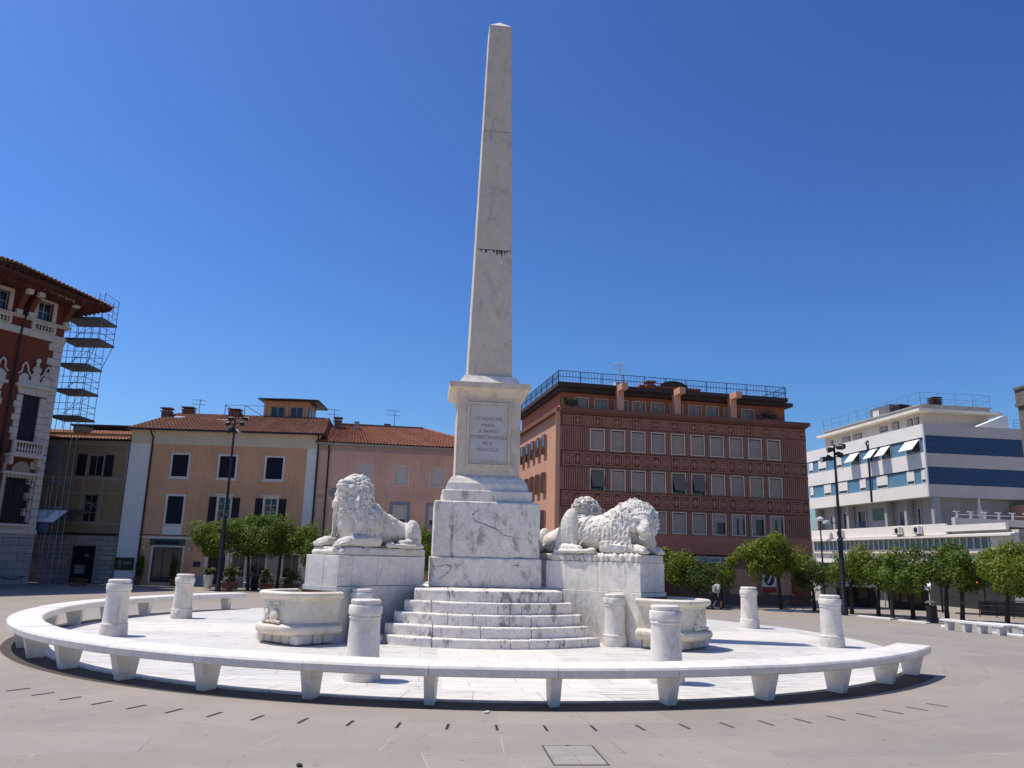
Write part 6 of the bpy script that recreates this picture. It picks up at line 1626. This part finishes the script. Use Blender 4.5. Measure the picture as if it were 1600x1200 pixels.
MB().tube([(.90, -.28, 1.0), (.82, -.1, 1.02), (.82, .1, 1.02), (.90, .28, 1.0)], .018, 6).build('handlebar', M_iron2, bk)
S = Sculpt((.1, -.15, .85), (.5, .15, 1.05), .012); S.ell((.24, 0, .95), (.09, .08, .035)); S.cap((.24, 0, .945), (.42, 0, .94), .045, .022); S.mesh('saddle', M_iron2, bk)
MB().box(.95, 1.3, -.18, .18, .78, 1.0).build('basket', M_iron, bk)

# ------------------------------------------------------------------ planters and small things on the left
M_terr = plain('terracotta', (.22, .085, .045), .9, .15, 3.0)
def planter(loc, w, d, h, bh, label, seed, mat=None, round_=False, leaf=None):
    e = empty('planter', loc, 0, label, 'planter', 'planters along the left house fronts')
    if round_: MB().lathe([(w*.32, 0), (w*.36, .03), (w*.5, h*.85), (w*.54, h*.86), (w*.54, h), (w*.46, h), (w*.44, h-.06)], 16).build('pot', mat or M_terr, e, smooth=40)
    else:
        MB().bbox(-w/2, w/2, -d/2, d/2, 0, h, .02).bbox(-w/2-.03, w/2+.03, -d/2-.03, d/2+.03, h-.06, h+.004, .01).build('pot', mat or M_terr, e)
    bush('plant', (0, 0, h+bh*.5), (w*.62, max(d, w*.6)*.6, bh*.62), int(260+500*w*bh), .085, leaf or M_leafA, e, seed)
    m = MB(); rg = random.Random(seed)
    for i in range(5): m.bar((rg.uniform(-.1, .1), 0, h-.05), (rg.uniform(-.4, .4)*w, rg.uniform(-.2, .2), h+bh*.7), .012)
    m.build('stems', M_bark, e)
    return e
M_leafY = leafmat('leaf_pale', (.09, .11, .03), (.17, .18, .06), (.12, .14, .05))
planter((-19.9, 58.0, -1.1), 1.0, .5, .45, 1.2, 'long terracotta trough with a pale loose bush, left of the forked trunk', 11, leaf=M_leafY)
planter((-17.4, 58.4, -1.1), .8, .5, .42, 1.1, 'terracotta trough with a bush between the two left tree trunks', 12, leaf=M_leafY)
planter((-15.4, 57.8, -1.1), 1.0, .5, .42, 1.0, 'terracotta trough with a bush next to the left pedestal of the lion', 13, leaf=M_leafY)
planter((-21.4, 57.8, -1.1), .65, .6, .95, .45, 'white urn with trailing plant beside the left lamp post', 14, M_offwhite, True, M_leafY)
planter((-28.1+.35, 60.5, -1.1), .5, .5, .55, 1.6, 'tall thin potted shrub left of the green sign shop', 15, M_terr, True, M_leafB)
planter((-24.9, 60.3, -1.1), .6, .6, .5, 1.5, 'dark potted shrub right of the green sign shop', 16, M_terr, True, M_leafB)
planter((-29.95, 56.4, -1.1), 1.0, .35, .28, .22, 'low planter of yellow green flowers by the ochre house doorway', 17, M_terr, False, M_leafY)
cn = empty('warning_cone', (-18.75, 54.6, -1.1), 0, 'dull red cone standing just right of the left lamp post', 'cone')
MB().lathe([(.17, .04), (.15, .06), (.06, .6), (.04, .75), (.02, .76)], 14).build('cone', plain('cone_red', (.13, .035, .03), .7, .2), cn, smooth=40); MB().box(-.2, .2, -.2, .2, 0, .04).build('base', M_iron, cn)
def chair(loc, rz, label):
    e = empty('cafe_chair', loc, rz, label, 'chair', 'pale cafe chairs by the planters')
    MB().bbox(-.21, .21, -.21, .21, .43, .46, .01).build('seat', M_offwhite, e)
    m = MB(); m.tube([(-.2, .2, .46), (-.19, .25, .85), (.19, .25, .85), (.2, .2, .46)], .018, 6)
    for i in range(3): m.bar((-.1+.1*i, .21, .46), (-.1+.1*i, .25, .85), .012)
    m.build('backrest', M_offwhite, e)
    for x in (-.18, .18):
        for y in (-.18, .18): MB().bar((x*1.1, y*1.1, 0), (x, y, .44), .016).build('leg', M_offwhite, e)
chair((-18.9, 58.6, -1.1), .4, 'pale cafe chair left of the forked tree trunk'); chair((-17.0, 59.2, -1.1), -2.2, 'pale cafe chair between the terracotta troughs'); chair((-16.2, 58.9, -1.1), 2.6, 'pale cafe chair farthest right, near the lion pedestal')
cp = empty('chain_post', (-33.95, 53.2, -1.1), 0, 'squat stone post with a sagging chain in front of the red palace', 'chain post')
MB().lathe([(.24, 0), (.24, .12), (.17, .18), (.15, .75), (.2, .8), (.2, .9), (.12, 1.0), (.17, 1.1), (.1, 1.2), (.02, 1.22)], 14).build('post', M_trim, cp, smooth=40)
m = MB()
for dx, dy in ((.9, 1.9), (-.9, -1.9)): m.tube([(dx*t, dy*t, .95-1.3*t*(1-t)-.35*t) for t in [i/10 for i in range(11)]], .035, 5)
m.build('chain', M_iron, cp)

# ------------------------------------------------------------------ the walking person
def person():
    e = empty('person', (12.62, 48.3, gz(12.62, 48.3)), rad(22), 'person in pale shirt and dark shorts walking right past the brown office block', 'person')
    M_skin = plain('skin', (.36, .20, .14), .6, .06, 4.0); M_shirt = plain('shirt', (.42, .42, .40), .9, .1, 6.0); M_short = plain('shorts', (.020, .022, .032), .9, .2); M_hair = plain('hair', (.035, .022, .015), .8, .2); M_shoe = plain('shoe', (.02, .02, .02), .6, .2); M_bag = plain('backpack', (.30, .32, .27), .8, .25, 9.0)
    h = .012
    # x is forward, y to the left; right leg forward, left leg back, arms swinging the other way
    S = Sculpt((-.55, -.45, -.02), (.55, .45, 1.80), h)
    S.ell((0, 0, 1.17), (.11, .16, .28), k=.04); S.ell((0, 0, .95), (.12, .155, .13), k=.05); S.cap((0, -.17, 1.38), (0, .17, 1.38), .065, k=.06)
    S.cap((.01, 0, 1.42), (.03, 0, 1.54), .055, .052, k=.03)
    S.ell((.045, 0, 1.635), (.092, .075, .115), k=.02); S.ell((.085, 0, 1.575), (.055, .05, .045), k=.02); S.cap((.135, 0, 1.63), (.15, 0, 1.605), .012, .016, k=.012)
    for sg in (-1, 1):
        S.ell((.035, sg*.078, 1.63), (.022, .012, .032), k=.006); S.ell((.125, sg*.032, 1.648), (.014, .014, .009), k=.004, cut=True); S.ell((.118, sg*.032, 1.648), (.010, .012, .009), k=.004)
    S.cap((.132, -.022, 1.572), (.132, .022, 1.572), .006, k=.004, cut=True)
    legs = {-1: ((.0, -.09, .92), (.20, -.09, .50), (.17, -.09, .09), (.30, -.095, .035)), 1: ((.0, .09, .92), (-.02, .09, .50), (-.30, .09, .16), (-.22, .10, .05))}
    for sg, (hp, kn, an, toe) in legs.items():
        S.cap(hp, kn, .088, .062, k=.03); S.cap(kn, [(a+b*1)/2 for a, b in zip(kn, an)], .060, .058, k=.02); S.cap([(a+b)/2 for a, b in zip(kn, an)], an, .056, .038, k=.02); S.cap(an, toe, .04, .032, k=.02)
    arms = {-1: ((0, -.20, 1.38), (-.10, -.25, 1.12), (-.12, -.25, .88)), 1: ((0, .20, 1.38), (.06, .25, 1.11), (.20, .24, .90))}
    for sg, (sh, el, wr) in arms.items():
        S.cap(sh, el, .052, .042, k=.02); S.cap(el, wr, .041, .029, k=.02)
        d = np.array(wr)-np.array(el); d = d/np.linalg.norm(d); w = np.array(wr)
        S.ell(w+d*.055, (.042, .020, .045), k=.015)
        for j, l in enumerate((.062, .074, .070, .056)):
            a = w+d*.09+np.array((.028-.019*j, 0, 0)); b = a+d*l*.55+np.array((.008, 0, 0)); c = b+d*l*.5+np.array((.016, -sg*.006, 0)); S.chain([a, b, c], .0095, .0075, .004)
        S.chain([w+d*.03+np.array((.035, 0, 0)), w+d*.07+np.array((.055, -sg*.006, 0)), w+d*.10+np.array((.058, -sg*.012, 0))], .011, .009, .006)
    body = S.mesh('body', M_skin, e)
    S = Sculpt((-.3, -.42, .8), (.3, .42, 1.5), h); S.ell((0, 0, 1.15), (.145, .195, .32), k=.04); S.cap((0, -.17, 1.385), (0, .17, 1.385), .08, k=.06); S.ell((0, 0, .97), (.145, .185, .12), k=.05)
    for sg in (-1, 1): S.cap(arms[sg][0], [(a*.35+b*.65) for a, b in zip(arms[sg][0], arms[sg][1])], .073, .068, k=.03)
    S.ell((.02, 0, 1.50), (.075, .075, .06), k=.01, cut=True); S.rough(.006, 30, 2); S.mesh('shirt', M_shirt, body)
    S = Sculpt((-.3, -.3, .4), (.4, .3, 1.02), h); S.ell((0, 0, .92), (.148, .19, .10), k=.04)
    for sg, (hp, kn, an, toe) in legs.items(): S.cap(hp, [a*.2+b*.8 for a, b in zip(hp, kn)], .112, .098, k=.04)
    S.rough(.005, 30, 4); S.mesh('shorts', M_short, body)
    S = Sculpt((-.15, -.15, 1.5), (.2, .15, 1.8), .009); S.ell((.028, 0, 1.665), (.10, .085, .105), k=.01); S.boxs((.075, -.2, 1.4), (.3, .2, 1.70), .01, .02, cut=True); S.boxs((-.2, -.2, 1.4), (.3, .2, 1.575), .01, .02, cut=True); S.mesh('hair', M_hair, body)
    S = Sculpt((-.45, -.3, -.02), (.5, .3, .3), .011)
    for sg, (hp, kn, an, toe) in legs.items(): S.cap([an[0]-.04, an[1], an[2]-.03], toe, .052, .042, k=.02); S.cap(an, [an[0], an[1], an[2]-.03], .05, k=.02)
    S.mesh('shoes', M_shoe, body)
    S = Sculpt((-.4, -.3, .9), (.2, .3, 1.5), h); S.boxs((-.27, -.14, 1.0), (-.13, .14, 1.38), .05, .02)
    for sg in (-1, 1): S.chain([(-.12, sg*.09, 1.40), (.0, sg*.10, 1.475), (.13, sg*.10, 1.36), (.15, sg*.11, 1.2), (.02, sg*.19, 1.05), (-.13, sg*.13, 1.03)], .02, .018, .01)
    S.mesh('backpack', M_bag, body)
person()
